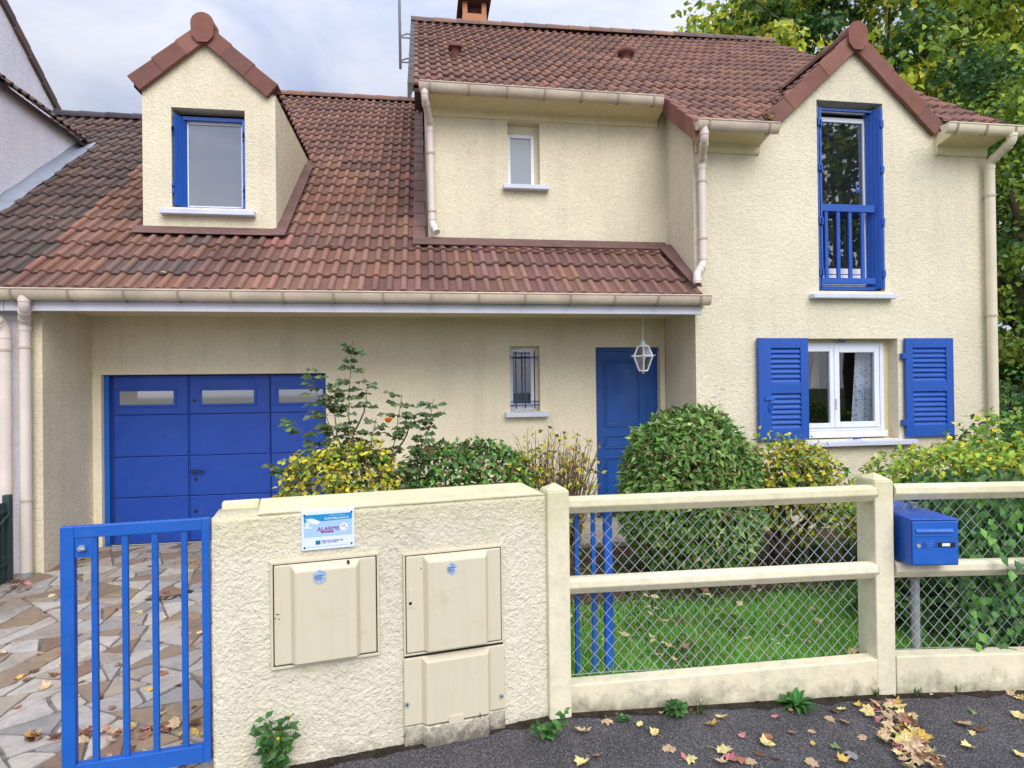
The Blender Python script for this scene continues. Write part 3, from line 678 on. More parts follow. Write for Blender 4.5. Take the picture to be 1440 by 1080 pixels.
for x0, x1 in ((-3.535, -2.94), (-2.62, -2.03), (-1.74, -1.22)):
    q = MB(); mould(q, x0 - .03, x1 + .03, 1.49, 1.71, yg, .03, .012); f = q.build('pane_frame', m_blue_garage, g, bevel=.005)
    box1('pane', m_pane_garage, g, x0, x1, yg - .004, yg + .002, 1.52, 1.68)
q = MB(); q.tube([(-2.72, yg, .72), (-2.72, yg - .05, .72)], .02, 8); q.bar((-2.73, yg - .05, .725), (-2.60, yg - .05, .72), .018, .022); q.tube([(-2.70, yg + .01, .625), (-2.70, yg - .015, .625)], .018, 10); q.tube([(-2.71, yg + .01, 1.56), (-2.71, yg - .015, 1.56)], .018, 10); q.tube([(-2.70, yg + .01, .24), (-2.70, yg - .015, .24)], .018, 10)
each(q, 'handle', m_black, g)

# ---- gutters and pipes
def gutter(x0, x1, yc, zt, r, parent, step=.5, mat=None, rise=0):
    q = MB(); n = 12; dep = 1.7; ring = [(yc - r * cos(pi * k / n), zt - dep * r * sin(pi * k / n)) for k in range(n + 1)]
    inner = [(yc - (r - .006) * cos(pi * k / n), zt - dep * (r - .006) * sin(pi * k / n)) for k in range(n, -1, -1)]
    pts = ring + inner
    def zz(x): return rise * (x - x0) / (x1 - x0)
    m_ = len(pts); q.add([(x0, a, b) for a, b in pts] + [(x1, a, b + rise) for a, b in pts], [(i, (i + 1) % m_, m_ + (i + 1) % m_, m_ + i) for i in range(m_)])
    for x, dx in ((x0, -.006), (x1, .006)):
        q.add([(x + dx, a, b + zz(x)) for a, b in ring], [tuple(range(n + 1))])
        q.add([(x, a, b + zz(x)) for a, b in ring] + [(x + dx, a, b + zz(x)) for a, b in ring], [(i, i + 1, n + 2 + i, n + 1 + i) for i in range(n)])
    q.tube([(x0, yc - r, zt), (x1, yc - r, zt + rise)], .009, 8)
    o = q.build('gutter', mat or m_gutter, parent, smooth=False); q = MB()
    k = int((x1 - x0) / step); 
    for i in range(k + 1):
        x = x0 + .12 + i * (x1 - x0 - .24) / max(1, k); rr = r + .009
        pr = [(yc - rr * cos(pi * j / n), zt - dep * rr * sin(pi * j / n) + zz(x)) for j in range(n + 1)]
        q.add([(x - .011, a, b) for a, b in pr] + [(x + .011, a, b) for a, b in pr], [(j, j + 1, n + 2 + j, n + 1 + j) for j in range(n)])
        q.bar((x, yc - r - .012, zt + zz(x) - .012), (x, yc + r, zt + zz(x) + .006), .022, .006)
    each(q, 'gutter_bracket', m_bracket, o, per=2); return o
def smooth_path(pts, r=.05, n=4):
    pts = [V(p) for p in pts]; out = [pts[0]]
    for i in range(1, len(pts) - 1):
        a, b, c = pts[i - 1], pts[i], pts[i + 1]; d1 = min(r, (a - b).length * .45); d2 = min(r, (c - b).length * .45)
        p = b + (a - b).normalized() * d1; s = b + (c - b).normalized() * d2
        for k in range(n + 1): t = k / n; out.append(p * (1 - t) ** 2 + b * 2 * t * (1 - t) + s * t * t)
    return out + [pts[-1]]
def downpipe(pts, parent, r=.045, collars=(), mat=None, boot=None):
    q = MB(); P = smooth_path(pts, .05); q.tube(P, r, 14)
    for i in range(1, len(pts) - 1):
        b = V(pts[i]); 
        for o in (V(pts[i - 1]), V(pts[i + 1])):
            d = (o - b).normalized(); q.tube([b + d * .05, b + d * .09], r + .005, 14)
    o = q.build('downpipe', mat or m_pipe, parent, smooth=True); q = MB()
    md = o.modifiers.new('es', 'EDGE_SPLIT'); md.split_angle = R(50)
    for c in collars: q.tube([(c[0], c[1], c[2] - .012), (c[0], c[1], c[2] + .012)], r + .009, 14); q.bar((c[0], c[1], c[2]), (c[0], c[1] + .09, c[2]), .02, .02)
    if collars: each(q, 'pipe_collar', m_gutter, o, per=2)
    if boot: 
        q = MB(); q.tube([boot, (boot[0], boot[1], boot[2] + .11)], r + .006, 14); q.build('pipe_boot', m_galv, o)
    return o
gutter(-3.99, 3.20, 6.485, 2.672, .062, H)
gutter(.0, 2.97, 7.20, 5.245, .062, H, .47, rise=-.012)
gutter(3.07, 4.03, 6.44, 4.625, .062, H, .55); gutter(6.19, 7.22, 6.44, 4.745, .062, H, .5, mat=m_pipe_cream)
downpipe([(-3.78, 6.485, 2.62), (-3.78, 6.485, 2.50), (-3.89, 6.68, 2.38), (-3.89, 6.68, -.16)], H, .05, [(-3.89, 6.68, 2.13), (-3.89, 6.68, .62)], boot=(-3.89, 6.68, -.2))
downpipe([(.06, 7.2, 5.18), (.06, 7.2, 5.06), (.125, 7.53, 4.90), (.14, 7.53, 3.68), (.19, 7.44, 3.56)], H, .042, [(.13, 7.53, 4.55), (.138, 7.53, 3.84)])
downpipe([(3.15, 6.44, 4.58), (3.15, 6.44, 4.42), (3.25, 6.72, 4.28), (3.25, 6.72, 3.08), (3.12, 6.62, 2.94), (3.12, 6.60, 2.83)], H, .045, [(3.25, 6.72, 4.05), (3.25, 6.72, 3.38)])
downpipe([(7.10, 6.44, 4.70), (7.10, 6.44, 4.58), (7.07, 6.71, 4.42), (7.07, 6.71, -.1)], H, .055, [(7.07, 6.71, 4.0), (7.07, 6.71, 2.50)], mat=m_pipe_cream)

# ---- chimney, antenna
YC = 11.75
q = MB(); q.box(.86, 1.24, YC - .2, YC + .5, 7.6, 8.60); q.box(.82, 1.28, YC - .25, YC + .55, 8.62, 8.76)
for x in (.87, 1.23):
    for y in (YC - .2, YC + .5): q.box(x - .045, x + .045, y - .045, y + .045, 8.76, 8.98)
ch = q.build('chimney', m_orange, H, bevel=.008)
q = MB(); q.box(.74, 1.36, YC - .36, YC + .66, 8.98, 9.04); q.box(.9, 1.2, YC - .1, YC + .4, 8.7, 8.97); q.build('chimney_cap', m_hood, ch, bevel=.008)
q = MB(); q.tube([(-.33, 11.0, 7.36), (-.34, 11.0, 9.3), (-.35, 11.0, 10.6)], .024, 8); an = q.build('antenna_mast', m_galv, H, smooth=True)
q = MB()
for z in (7.48, 7.92):
    for dz in (0, .07): q.tube([(-.33, 11.0, z + dz * .3), (-.22, 11.0, z + dz), (.1, 11.0, z + dz)], .014, 6)
each(q, 'mast_bracket', m_galv, an)

# ------------------------------------------------------------------ neighbouring house on the left
NH = thing('house', 'white rendered neighbouring house with dark tiled roof at the left edge', 'house', (-6.5, 8.0, -.2))
def spanN(v): return [(-5.0 if EA + v * CA > 8 else -9.2, -3.99)] if EA + v * CA < 9.95 else [(-6.4, -3.99)]
q = tiles(V((0, EA, ZA)), X, VA, NA, (11.25 - EA) / CA, spanN, TILED)
slab(q, [(-6.4, EA, ZA), (-3.99, EA, ZA), (-3.99, 11.25, zA(11.25)), (-6.4, 11.25, zA(11.25))])
r_ = q.build('roof', m_tile_dark, NH, label='lower dark tiled roof beside the party wall')
q = MB(); ridge_caps(q, (-6.5, 11.25, zA(11.25) + .06), (-3.99, 11.25, zA(11.25) + .06), pal=[lin(84, 78, 84), lin(76, 70, 76)]); q.build('ridge_tiles', m_verge, r_)
q = MB(); q.prism([(6.78, -.25), (11.2, -.25), (11.2, 5.2), (6.78, 2.6)], -9.2, -4.005, 'x'); q.build('wall', m_white_stucco, NH)
q = MB(); q.prism([(6.72, 2.62), (10.05, 2.62), (10.05, 5.36), (6.72, 5.42)], -9.1, -5.0, 'x'); q.build('wall', m_white_stucco, NH, label='white side wall above the dark roof')
q = MB()
YE = V((0, 1, 0)); a_ = math.atan(.75); VN = V((-cos(a_), 0, sin(a_))); NN = V((sin(a_), 0, cos(a_)))
tiles(V((-4.93, 0, 5.40)), YE, VN, NN, 3.0, lambda v: [(6.7, 10.1 - v * .02)], TILED, q=q)
slab(q, [V((-4.93, 6.7, 5.40)), V((-4.93, 10.1, 5.37)), V((-4.93, 10.1, 5.37)) + VN * 3, V((-4.93, 6.7, 5.4)) + VN * 3], .06, lin(60, 46, 44))
q.build('roof', m_tile_dark, NH, label='dark tiled eaves of the side roof')
q = MB(); q.prism([(6.9, 3), (11.3, 3), (11.3, 6.40), (9.0, 8.05), (6.9, 9.6)], -8.9, -6.05, 'x'); q.build('wall', m_white_stucco, NH, label='taller white gable wall behind')
q = MB()
sl = (6.40 - 9.75) / (11.3 - 6.7)
for i in range(14):
    y0 = 6.7 + i * .345; y1 = y0 + .36; z0 = 9.78 + sl * (y0 - 6.7); z1 = 9.78 + sl * (y1 - 6.7) + .02
    q.hexa([(-6.3, y0, z0 - .1), (-6.0, y0, z0 - .1), (-6.0, y1, z1 - .1), (-6.3, y1, z1 - .1), (-6.3, y0, z0 + .06), (-6.0, y0, z0 + .06), (-6.0, y1, z1 + .06), (-6.3, y1, z1 + .06)], random.choice(TILED))
q.build('verge_tiles', m_verge, NH, bevel=.01)
q = MB(); vs = []; n = 14
for i in range(n + 1):
    y = 7.2 + (10.05 - 7.2) * i / n; wv = .015 * sin(i * 1.7)
    vs += [(-4.998, y, zA(y) + .17 + wv * .5), (-4.985, y, zA(y) + .095), (-4.84 + wv, y, zA(y) + .08)]
q.add(vs, [(i * 3 + k, i * 3 + k + 1, i * 3 + k + 4, i * 3 + k + 3) for i in range(n) for k in (0, 1)]); q.build('lead_flashing', m_lead, NH, smooth=True)
gutter(-9.2, -4.0, 6.485, 2.672, .062, NH)
box1('fascia_board', m_fascia, NH, -9.2, -4.005, 6.555, 6.598, 2.475, 2.63)
downpipe([(-4.12, 6.485, 2.55), (-4.10, 6.55, 2.42), (-4.05, 6.64, 2.30), (-4.05, 6.64, -.15)], NH, .06, [(-4.05, 6.64, 2.1)])

# green fence on the left boundary
GF = thing('fence', 'dark green screened panel fence between the driveway and neighbour', 'fence', (-4.0, 5.6, -.2))
q = MB(); x = -3.96
q.box(x - .012, x + .0, 4.6, 6.52, -.13, .62)
for i in range(28): y = 4.62 + i * .069; q.box(x - .004, x + .010, y, y + .055, -.12, .635)
q.build('screen_panel', m_green_fence, GF)
for y in (4.6, 6.52):
    q = MB(); q.box(x - .03, x + .03, y - .03, y + .03, -.2, .70); q.build('post', m_green_fence, GF, bevel=.005)
q = MB(); q.tube([(x + .03, 6.5, .52), (x + .05, 6.2, .38), (x + .04, 5.9, .26), (x + .05, 5.2, .1)], .012, 6)
for z in (.05, .55): q.bar((x + .015, 4.6, z), (x + .015, 6.52, z), .014, .03)
each(q, 'rail', m_green_fence, GF)

# lantern under the porch
LN = thing('lantern', 'white glazed hanging lantern above the front door', 'lantern', (2.645, 7.1, 1.82)); lx, ly = 2.645, 7.1
q = MB(); q.lathe([(0, 0), (.055, 0), (.05, -.02), (.015, -.045), (0, -.045)], (lx, ly, 2.555), 14); q.build('ceiling_rose', m_white, LN, smooth=True)
q = MB(); z = 2.51
while z > 2.2:
    q.tube([(lx, ly, z), (lx + .006, ly, z - .012), (lx, ly, z - .025)], .0035, 5); q.tube([(lx, ly, z), (lx - .006, ly, z - .012), (lx, ly, z - .025)], .0035, 5); z -= .024
q.build('chain', m_white, LN)
def hexring(r, z): return [V((lx + r * cos(pi / 3 * k + .25), ly + r * sin(pi / 3 * k + .25), z)) for k in range(6)]
q = MB(); q.lathe([(0, .06), (.022, .05), (.025, .02), (.05, .0), (.05, -.015), (0, -.015)], (lx, ly, 2.165), 12); q.lathe([(0, -.03), (.014, -.02), (.02, .0), (.035, .012), (0, .012)], (lx, ly, 1.845), 10)
rt_, rm_, rb_ = hexring(.07, 2.15), hexring(.125, 2.03), hexring(.055, 1.855)
for A, B in ((rt_, rm_), (rm_, rb_)):
    for k in range(6): q.bar(A[k], B[k], .012, .012, (0, .3, 1))
for A in (rt_, rm_, rb_):
    for k in range(6): q.bar(A[k], A[(k + 1) % 6], .012, .014)
for k in (0, 1, 2, 3, 4, 5): q.bar(rm_[k], rm_[k] + (rm_[k] - V((lx, ly, 2.03))).normalized() * .03 + V((0, 0, .008)), .012, .01)
q.build('lantern_frame', m_white, LN)
q = MB()
for A, B in ((rt_, rm_), (rm_, rb_)):
    for k in range(6): q.add([A[k], A[(k + 1) % 6], B[(k + 1) % 6], B[k]], [(0, 1, 2, 3)])
q.build('glazing', m_pane_lamp, LN)
q = MB(); q.lathe([(0, -.05), (.028, -.035), (.034, 0), (.02, .04), (.014, .08), (0, .09)], (lx, ly, 2.02), 12); q.build('bulb', m_white, LN, smooth=True)

# ------------------------------------------------------------------ front wall, boxes, sign
WA = V((-1.01, 3.112, 0)); WB = V((.70, 3.412, 0)); wd = (WB - WA).normalized(); wn = V((-wd.y, wd.x, 0)); WL = (WB - WA).length
TW = Matrix(((wd.x, wn.x, 0, WA.x), (wd.y, wn.y, 0, WA.y), (0, 0, 1, 0), (0, 0, 0, 1)))     # local: s along the wall, t into it, z up
def wp(px, py):      # pixel of the photograph -> (s, z) on the wall face
    r = FW * F + RT * (px - 720) + UP * (540 - py); k = (WA - EYE).dot(wn) / r.dot(wn); p = EYE + r * k; return ((p - WA).dot(wd), p.z)
FWALL = thing('garden_wall', 'rough cream rendered low wall holding the meter cabinets', 'wall', (-.15, 3.36, -.2))
q = MB(); q.T = TW
nx, nz = 250, 190; z0, z1 = -.24, 1.062; vs = []; fs = []
def relief(s, z):
    p = V((s * 44 + 7, z * 54, 1.3)); wv = V((noise.noise(p * .35), noise.noise(p * .35 + V((9, 3, 1))), 0)) * 1.6
    a = noise.noise(p + wv); b = noise.noise(p * 2.1 + wv); c = noise.noise(V((s * 5, z * 5, 4)))
    d_ = noise.noise(V((s * 120, z * 150, 8))); return .0034 * (1 - abs(a)) + .0042 * b + .0022 * d_ + .004 * c
for j in range(nz + 1):
    for i in range(nx + 1):
        s = WL * i / nx; z = z0 + (z1 - z0) * j / nz; t = -relief(s, z)
        e = min(s, z1 - z) ; t += .012 * max(0, 1 - e / .02)
        vs.append((s, t, z))
for j in range(nz):
    for i in range(nx): a = j * (nx + 1) + i; fs.append((a, a + 1, a + nx + 2, a + nx + 1))
q.add(vs, fs)
q.box(.004, WL, .006, .25, z0, z1 - .002)
q.build('wall_body', m_front, FWALL, smooth=True)
q = MB(); q.T = TW; c0 = .20; c1 = WL - .01
q.hexa([(c0, -.004, 1.058), (c1, -.004, 1.058), (c1, .262, 1.058), (c0, .262, 1.058), (c0 + .012, -.001, 1.078), (c1 - .07, -.001, 1.078), (c1 - .07, .262, 1.098), (c0, .262, 1.100)])
q.box(.02, c0 - .002, .20, .262, 1.055, 1.10)
q.build('coping', m_smooth_cream, FWALL, bevel=.008)
# left cabinet
def cabinet_door(q, s0, s1, z0, z1, t0, bulge=.035, inset=(.155, .84), top=.03, bot=.03):
    w_ = s1 - s0; a = s0 + w_ * inset[0]; b = s0 + w_ * inset[1]
    q.box(s0, s1, t0 - .014, t0, z0, z1)
    t1 = t0 - .0135
    q.hexa([(a, t1, z0 + .001), (b, t1, z0 + .001), (b, t1, z1 - .001), (a, t1, z1 - .001), (a + .022, t1 - bulge, z0 + .004), (b - .022, t1 - bulge, z0 + .004), (b - .022, t1 - bulge, z1 - top), (a + .022, t1 - bulge, z1 - top)])
def hexsticker(s, z, t, r, parent):
    q = MB(); q.T = TW; q.prism([(s + r * sin(pi / 3 * k), z + r * 1.08 * cos(pi / 3 * k)) for k in range(6)], t - .001, t, 'y'); o = q.build('hexagonal_sticker', m_sticker, parent)
    q = MB(); q.T = TW
    for k, (zz, w_) in enumerate(((.006, .022), (-.003, .026), (-.012, .018))): q.box(s - w_, s + w_ * ru(.4, 1), t - .0018, t - .0012, z + zz - .002, z + zz + .002)
    q.build('sticker_print', Mat('sticker_ink').set(lin(70, 84, 110), .7).m, parent)
def sticker_mat():
    M = Mat('sticker'); M.set(M.mix(lin(112, 158, 206), lin(186, 196, 208), M.ramp(M.noise(45, 4, .7), [(.4, 0), (.62, 1)])), .5); return M.m
m_sticker = sticker_mat()
CB1 = thing('meter_cabinet', 'square beige meter cabinet, the single one below the alarm sign', 'meter cabinet', WA + wd * .5 + V((0, 0, .2)))
(s0, zt), (s1, zb) = wp(380, 787), wp(534, 923)
zt2 = wp(534, 778)[1]; zt = (zt + zt2) / 2; zb = (wp(380, 937)[1] + zb) / 2
q = MB(); q.T = TW
q.box(s0, s1, -.022, .02, zb, zb + .014); q.box(s0, s1, -.022, .02, zt - .014, zt); q.box(s0, s0 + .012, -.022, .02, zb + .014, zt - .014); q.box(s1 - .012, s1, -.022, .02, zb + .014, zt - .014)
q.build('cabinet_frame', m_box, CB1, bevel=.003)
q = MB(); q.T = TW; q.box(s0 + .012, s1 - .012, -.012, .01, zb + .014, zt - .014); q.build('gap_seal', m_gap, CB1)
q = MB(); q.T = TW; cabinet_door(q, s0 + .017, s1 - .018, zb + .022, zt - .018, -.013); dr = q.build('cabinet_door', m_box, CB1, bevel=.006, seg=3)
hs = wp(449, 806); hexsticker(hs[0], hs[1], -.064, .034, dr)
q = MB(); q.T = TW
for px, py, r in ((391, 860, .008), (388, 867, .003), (393, 868, .003), (489, 787, .007)): s, z = wp(px, py); q.tube([(s, -.029 if px < 400 else -.055, z), (s, -.026, z)], r, 8)
each(q, 'lock_hole', m_black, dr)
q = MB(); q.T = TW; s, z = wp(391, 848); q.box(s - .013, s + .013, -.030, -.026, z - .045, z + .03); q.build('lock_plate', m_box, dr, bevel=.001)
# right, two-storey cabinet
CB2 = thing('meter_cabinet', 'tall beige meter cabinet made of two stacked doors', 'meter cabinet', WA + wd * 1.15 + V((0, 0, -.2)))
(s0, zt), (s1, _) = wp(566, 774), wp(705, 768); zb = wp(566, 916)[1]; zt = (zt + wp(705, 768)[1]) / 2; zb = (zb + wp(706, 906)[1]) / 2
q = MB(); q.T = TW
q.box(s0, s1, -.022, .02, zb, zb + .010); q.box(s0, s1, -.022, .02, zt - .012, zt); q.box(s0, s0 + .010, -.022, .02, zb + .010, zt - .012); q.box(s1 - .010, s1, -.022, .02, zb + .010, zt - .012)
q.build('cabinet_frame', m_box, CB2, bevel=.003)
q = MB(); q.T = TW; q.box(s0 + .01, s1 - .01, -.012, .01, zb + .01, zt - .012); q.box(s0 + .002, s1 - .002, -.016, .01, zb - .02, zb); q.build('gap_seal', m_gap, CB2)
q = MB(); q.T = TW; cabinet_door(q, s0 + .014, s1 - .014, zb + .016, zt - .016, -.013, inset=(.17, .86)); dr = q.build('cabinet_door', m_box, CB2, bevel=.006, seg=3, label='upper door with blue sticker')
hs = wp(632, 795); hexsticker(hs[0], hs[1], -.064, .03, dr)
q = MB(); q.T = TW
for px, py, r in ((576, 846, .009), (591, 797, .003)): s, z = wp(px, py); q.tube([(s, -.031, z), (s, -.026, z)], r, 8)
each(q, 'lock_hole', m_black, dr)
q = MB(); q.T = TW; s, z = wp(577, 839); q.box(s - .012, s + .012, -.030, -.026, z - .05, z + .05); q.build('lock_plate', m_box, dr, bevel=.001)
zl0 = wp(566, 1012)[1]; zl0 = (zl0 + wp(707, 1000)[1]) / 2; zt3 = zb - .012
q = MB(); q.T = TW; cabinet_door(q, s0 - .003, s1 + .004, zl0, zt3, -.012, inset=(.165, .85), top=.02); dr = q.build('cabinet_door', m_box, CB2, bevel=.006, seg=3, label='lower door with two screws')
q = MB(); q.T = TW; cabinet_door(q, s0 - .003, s1 + .004, -.235, zl0 - .004, -.012, inset=(.165, .85), top=.001)
def box_dirty():
    M = Mat('dirty_beige_plastic'); sx = M.new('ShaderNodeSeparateXYZ'); M.link(M.coord(), sx.inputs[0])
    ad = M.new('ShaderNodeMath', operation='MULTIPLY_ADD'); M.link(M.noise(22, 6, .75), ad.inputs[0]); ad.inputs[1].default_value = -.35; M.link(sx.outputs[2], ad.inputs[2])
    mr = M.new('ShaderNodeMapRange'); M.link(ad.outputs[0], mr.inputs[0]); mr.inputs[1].default_value = -.36; mr.inputs[2].default_value = -.22; mr.inputs[3].default_value = .85; mr.inputs[4].default_value = 0
    M.set(M.mix(lin(222, 210, 184), lin(66, 62, 56), mr.outputs[0]), .6); return M.m
q.build('plinth', box_dirty(), CB2, bevel=.006, seg=3)
q = MB(); q.T = TW
for px, py in ((571, 987), (703, 975)): s, z = wp(px, py); q.tube([(s, -.036, z), (s, -.026, z)], .012, 10)
each(q, 'screw', m_galv, dr)
q = MB(); q.T = TW
for px, py in ((571, 987), (703, 975)): s, z = wp(px, py); q.tube([(s, -.0375, z), (s, -.0355, z)], .005, 8)
s, z = wp(671, 998); q.box(s - .002, s + .002, -.0628, -.060, z - .013, z + .013); each(q, 'screw_recess', m_black, dr)
q = MB(); q.T = TW; s, z = wp(638, 1003); q.box(s - .04, s + .04, -.0655, -.058, z - .022, z + .022); q.build('label_plate', m_box, dr, bevel=.001)
# alarm sign
SG = thing('alarm_sign', 'blue and white alarm surveillance sign screwed to the low wall', 'sign', WA + wd * .72 + V((0, 0, .87)))
c = [wp(*p) for p in ((424, 718), (498, 714), (498, 768), (424, 773))]; sx0 = (c[0][0] + c[3][0]) / 2; sx1 = (c[1][0] + c[2][0]) / 2; sz1 = (c[0][1] + c[1][1]) / 2; sz0 = (c[2][1] + c[3][1]) / 2
SW, SH_ = sx1 - sx0, sz1 - sz0
def sbox(q, u0, u1, v0, v1, t): q.box(sx0 + SW * u0, sx0 + SW * u1, t - .0004, t, sz0 + SH_ * v0, sz0 + SH_ * v1)
q = MB(); q.T = TW; q.box(sx0, sx1, -.018, .0, sz0, sz1); bd = q.build('board', Mat('sign_white').set(lin(214, 224, 244), .35).m, SG, bevel=.0015)
q = MB(); q.T = TW; sbox(q, .045, .955, .33, .74, -.0185); q.build('pale_blue_field', Mat('sign_pale').set(lin(164, 194, 236), .4).m, bd)
q = MB(); q.T = TW; P = [(.045, .90), (.955, .90), (.955, .74), (.36, .72), (.2, .81), (.09, .81), (.085, .72), (.045, .70)]
q.prism([(sx0 + SW * u, sz0 + SH_ * v) for u, v in P], -.0196, -.0190, 'y'); q.build('blue_band', Mat('sign_blue').set(lin(20, 138, 190), .4).m, bd)
q = MB(); q.T = TW
q.prism([(sx0 + SW * u, sz0 + SH_ * v) for u, v in ((.075, .80), (.2, .81), (.36, .715), (.30, .64), (.2, .66))], -.0204, -.0199, 'y'); sbox(q, .045, .2, .55, .59, -.0200); q.prism([(sx0 + SW * u, sz0 + SH_ * v) for u, v in ((.1, .72), (.16, .70), (.12, .56), (.06, .56))], -.0209, -.0206, 'y'); q.build('camera_picture', Mat('sign_camera').set(lin(216, 224, 240), .4).m, bd)
q = MB(); q.T = TW; r = SH_ * .10; q.prism([(sx0 + SW * .80 + r * cos(t), sz0 + SH_ * .54 + r * sin(t)) for t in [2 * pi * k / 24 for k in range(24)]], -.0200, -.0196, 'y'); q.build('round_badge', Mat('sign_badge').set(lin(226, 230, 244), .4).m, bd)
q = MB(); q.T = TW; sbox(q, .355, .60, .42, .46, -.0192); q.build('red_strip', Mat('sign_red').set(lin(150, 60, 100), .4).m, bd)
q = MB(); q.T = TW; sbox(q, .26, .35, .135, .235, -.0192); q.build('square_logo', Mat('sign_teal').set(lin(10, 110, 145), .4).m, bd)
q = MB(); q.T = TW
for a_, b_, v in ((.375, .46, .152), (.48, .53, .156), (.55, .66, .160)): sbox(q, a_, b_, v, v + .018, -.0192)
for k in range(9): sbox(q, .09 + k * .088, .09 + k * .088 + .07, .075, .082, -.0192)
q.build('fine_print', Mat('sign_grey').set(lin(120, 130, 150), .5).m, bd)
def lettering(rows, mat, parent, name='lettering'):
    q = MB(); q.T = TW
    for body, u, v, size, align, width in rows:
        cu = bpy.data.curves.new('t', 'FONT'); cu.body = body; cu.size = 1; cu.align_x = 'LEFT'; cu.resolution_u = 3
        ob = bpy.data.objects.new('t', cu); COL.objects.link(ob); dg = bpy.context.evaluated_depsgraph_get(); dg.update()
        me = bpy.data.meshes.new_from_object(ob.evaluated_get(dg)); bpy.data.objects.remove(ob)
        xs = [p.co.x for p in me.vertices]; x0, x1 = min(xs), max(xs); k = SW * width / (x1 - x0); hgt = SH_ * size / .72
        for off in ((0, 0), (.0006, 0)):
            q.add([(sx0 + SW * u + (p.co.x - x0) * k + off[0], -.0213 - off[0] * .3, sz0 + SH_ * v + p.co.y * hgt) for p in me.vertices], [tuple(p.vertices) for p in me.polygons])
        bpy.data.meshes.remove(me)
    return q.build(name, mat, parent)
lettering([('SITE SOUS', .52, .835, .04, 'L', .30)], Mat('ink_pale').set(lin(150, 205, 230), .5).m, bd)
lettering([('SURVEILLANCE', .43, .755, .055, 'L', .46)], m_white, bd)
lettering([('ALARME', .29, .475, .105, 'L', .42), ('24', .755, .55, .05, 'L', .07), ('7', .82, .475, .05, 'L', .035)], Mat('ink_purple').set(lin(128, 54, 100), .5).m, bd)
lettering([('PROTECTION 24', .375, .19, .045, 'L', .40)], Mat('ink_dark').set(lin(34, 50, 70), .5).m, bd)
q = MB(); q.T = TW
for u, v in ((.055, .90), (.945, .915), (.055, .075), (.94, .10)): q.tube([(sx0 + SW * u, -.023, sz0 + SH_ * v), (sx0 + SW * u, -.017, sz0 + SH_ * v)], .0045, 8)
each(q, 'screw', m_black, bd)

# ------------------------------------------------------------------ blue gates
def gate(root, a, b, zb, zt, bars, stile=.055, lock=True):
    a = V(a); b = V(b); d = (b - a).normalized(); n = V((-d.y, d.x, 0)); L = (b - a).length
    T = Matrix(((d.x, n.x, 0, a.x), (d.y, n.y, 0, a.y), (0, 0, 1, 0), (0, 0, 0, 1)))
    q = MB(); q.T = T
    q.box(0, stile, -.02, .02, zb, zt); q.box(L - stile * .6, L, -.02, .02, zb, zt); each(q, 'stile', m_blue_gate, root, .003)
    q = MB(); q.T = T; q.box(stile, L - stile * .6, -.019, .019, zt - .055, zt - .001); q.box(stile, L - stile * .6, -.019, .019, zb, zb + .08); each(q, 'rail', m_blue_gate, root, .003)
    for k in range(bars):
        s = stile + (L - stile * 1.6) * (k + .62) / (bars + .25); q = MB(); q.T = T; q.box(s - .0125, s + .0125, -.0125, .0125, zb + .078, zt - .053); q.build('bar', m_blue_gate, root, bevel=.002)
    if lock:
        q = MB(); q.T = T; q.box(stile + .001, stile + .075, -.015, .015, zt - .145, zt - .056); pl = q.build('lock_plate', m_blue_gate, root, bevel=.002)
        q = MB(); q.T = T; q.tube([(stile + .03, -.03, zt - .10), (stile + .03, .02, zt - .10)], .014, 10); q.tube([(stile + .03, -.036, zt - .10), (stile + .05, -.036, zt - .103)], .008, 8); q.build('bolt', m_galv, pl)
G1 = thing('garden_gate', 'low blue barred metal gate leaf standing beside the cream wall', 'gate', (-1.33, 3.1, -.1))
gate(G1, (-1.635, 3.055, 0), (-1.025, 3.135, 0), -.10, 1.062, 4)
G2 = thing('garden_gate', 'blue barred gate leaf folded open behind the wall end and wire mesh', 'gate', (.65, 3.6, -.2))
gate(G2, (1.125, 3.60, 0), (.18, 3.60, 0), -.20, .975, 8, .05, lock=False)

# ------------------------------------------------------------------ concrete fence
FN = thing('concrete_fence', 'cream concrete rail fence with chain-link wire in front of the lawn', 'fence', (1.8, 3.4, -.2))
def post(x, y, w, d, zt, ang):
    q = MB(); T = Matrix.Translation((x, y, 0)) @ Matrix.Rotation(ang, 4, 'Z'); q.T = T
    q.box(-w / 2, w / 2, -d / 2, d / 2, -.24, zt - .04)
    q.add([(-w / 2, -d / 2, zt - .04), (w / 2, -d / 2, zt - .04), (w / 2, d / 2, zt - .04), (-w / 2, d / 2, zt - .04), (0, 0, zt)], [(0, 1, 4), (1, 2, 4), (2, 3, 4), (3, 0, 4), (0, 3, 2, 1)])
    return q.build('post', m_smooth_cream, FN, bevel=.008)
post(.742, 3.455, .13, .15, 1.122, R(6)); post(2.735, 3.40, .115, .19, 1.125, R(-6)); post(4.68, 3.18, .115, .19, 1.11, R(-6))
def rail(a, b, zt, h=.085):
    a = V(a); b = V(b); d = (b - a).normalized(); n = V((-d.y, d.x, 0)); prof = [(.0, -.018), (-.005, -.052 + .0), (.03, -h - .012), (.075, -h - .012), (.085, -.018), (.06, .0), (.02, .0)]
    q = MB(); L = (b - a).length; T = Matrix(((d.x, n.x, 0, a.x), (d.y, n.y, 0, a.y), (0, 0, 1, 0), (0, 0, 0, 1))); q.T = T
    dz = b.z - a.z; m_ = len(prof)
    q.add([(0, t, a.z + z) for t, z in prof] + [(L, t, a.z + dz + z) for t, z in prof], [tuple(range(m_)), tuple(range(2 * m_ - 1, m_ - 1, -1))] + [(i, (i + 1) % m_, m_ + (i + 1) % m_, m_ + i) for i in range(m_)])
    return q.build('rail', m_smooth_cream, FN, bevel=.005)
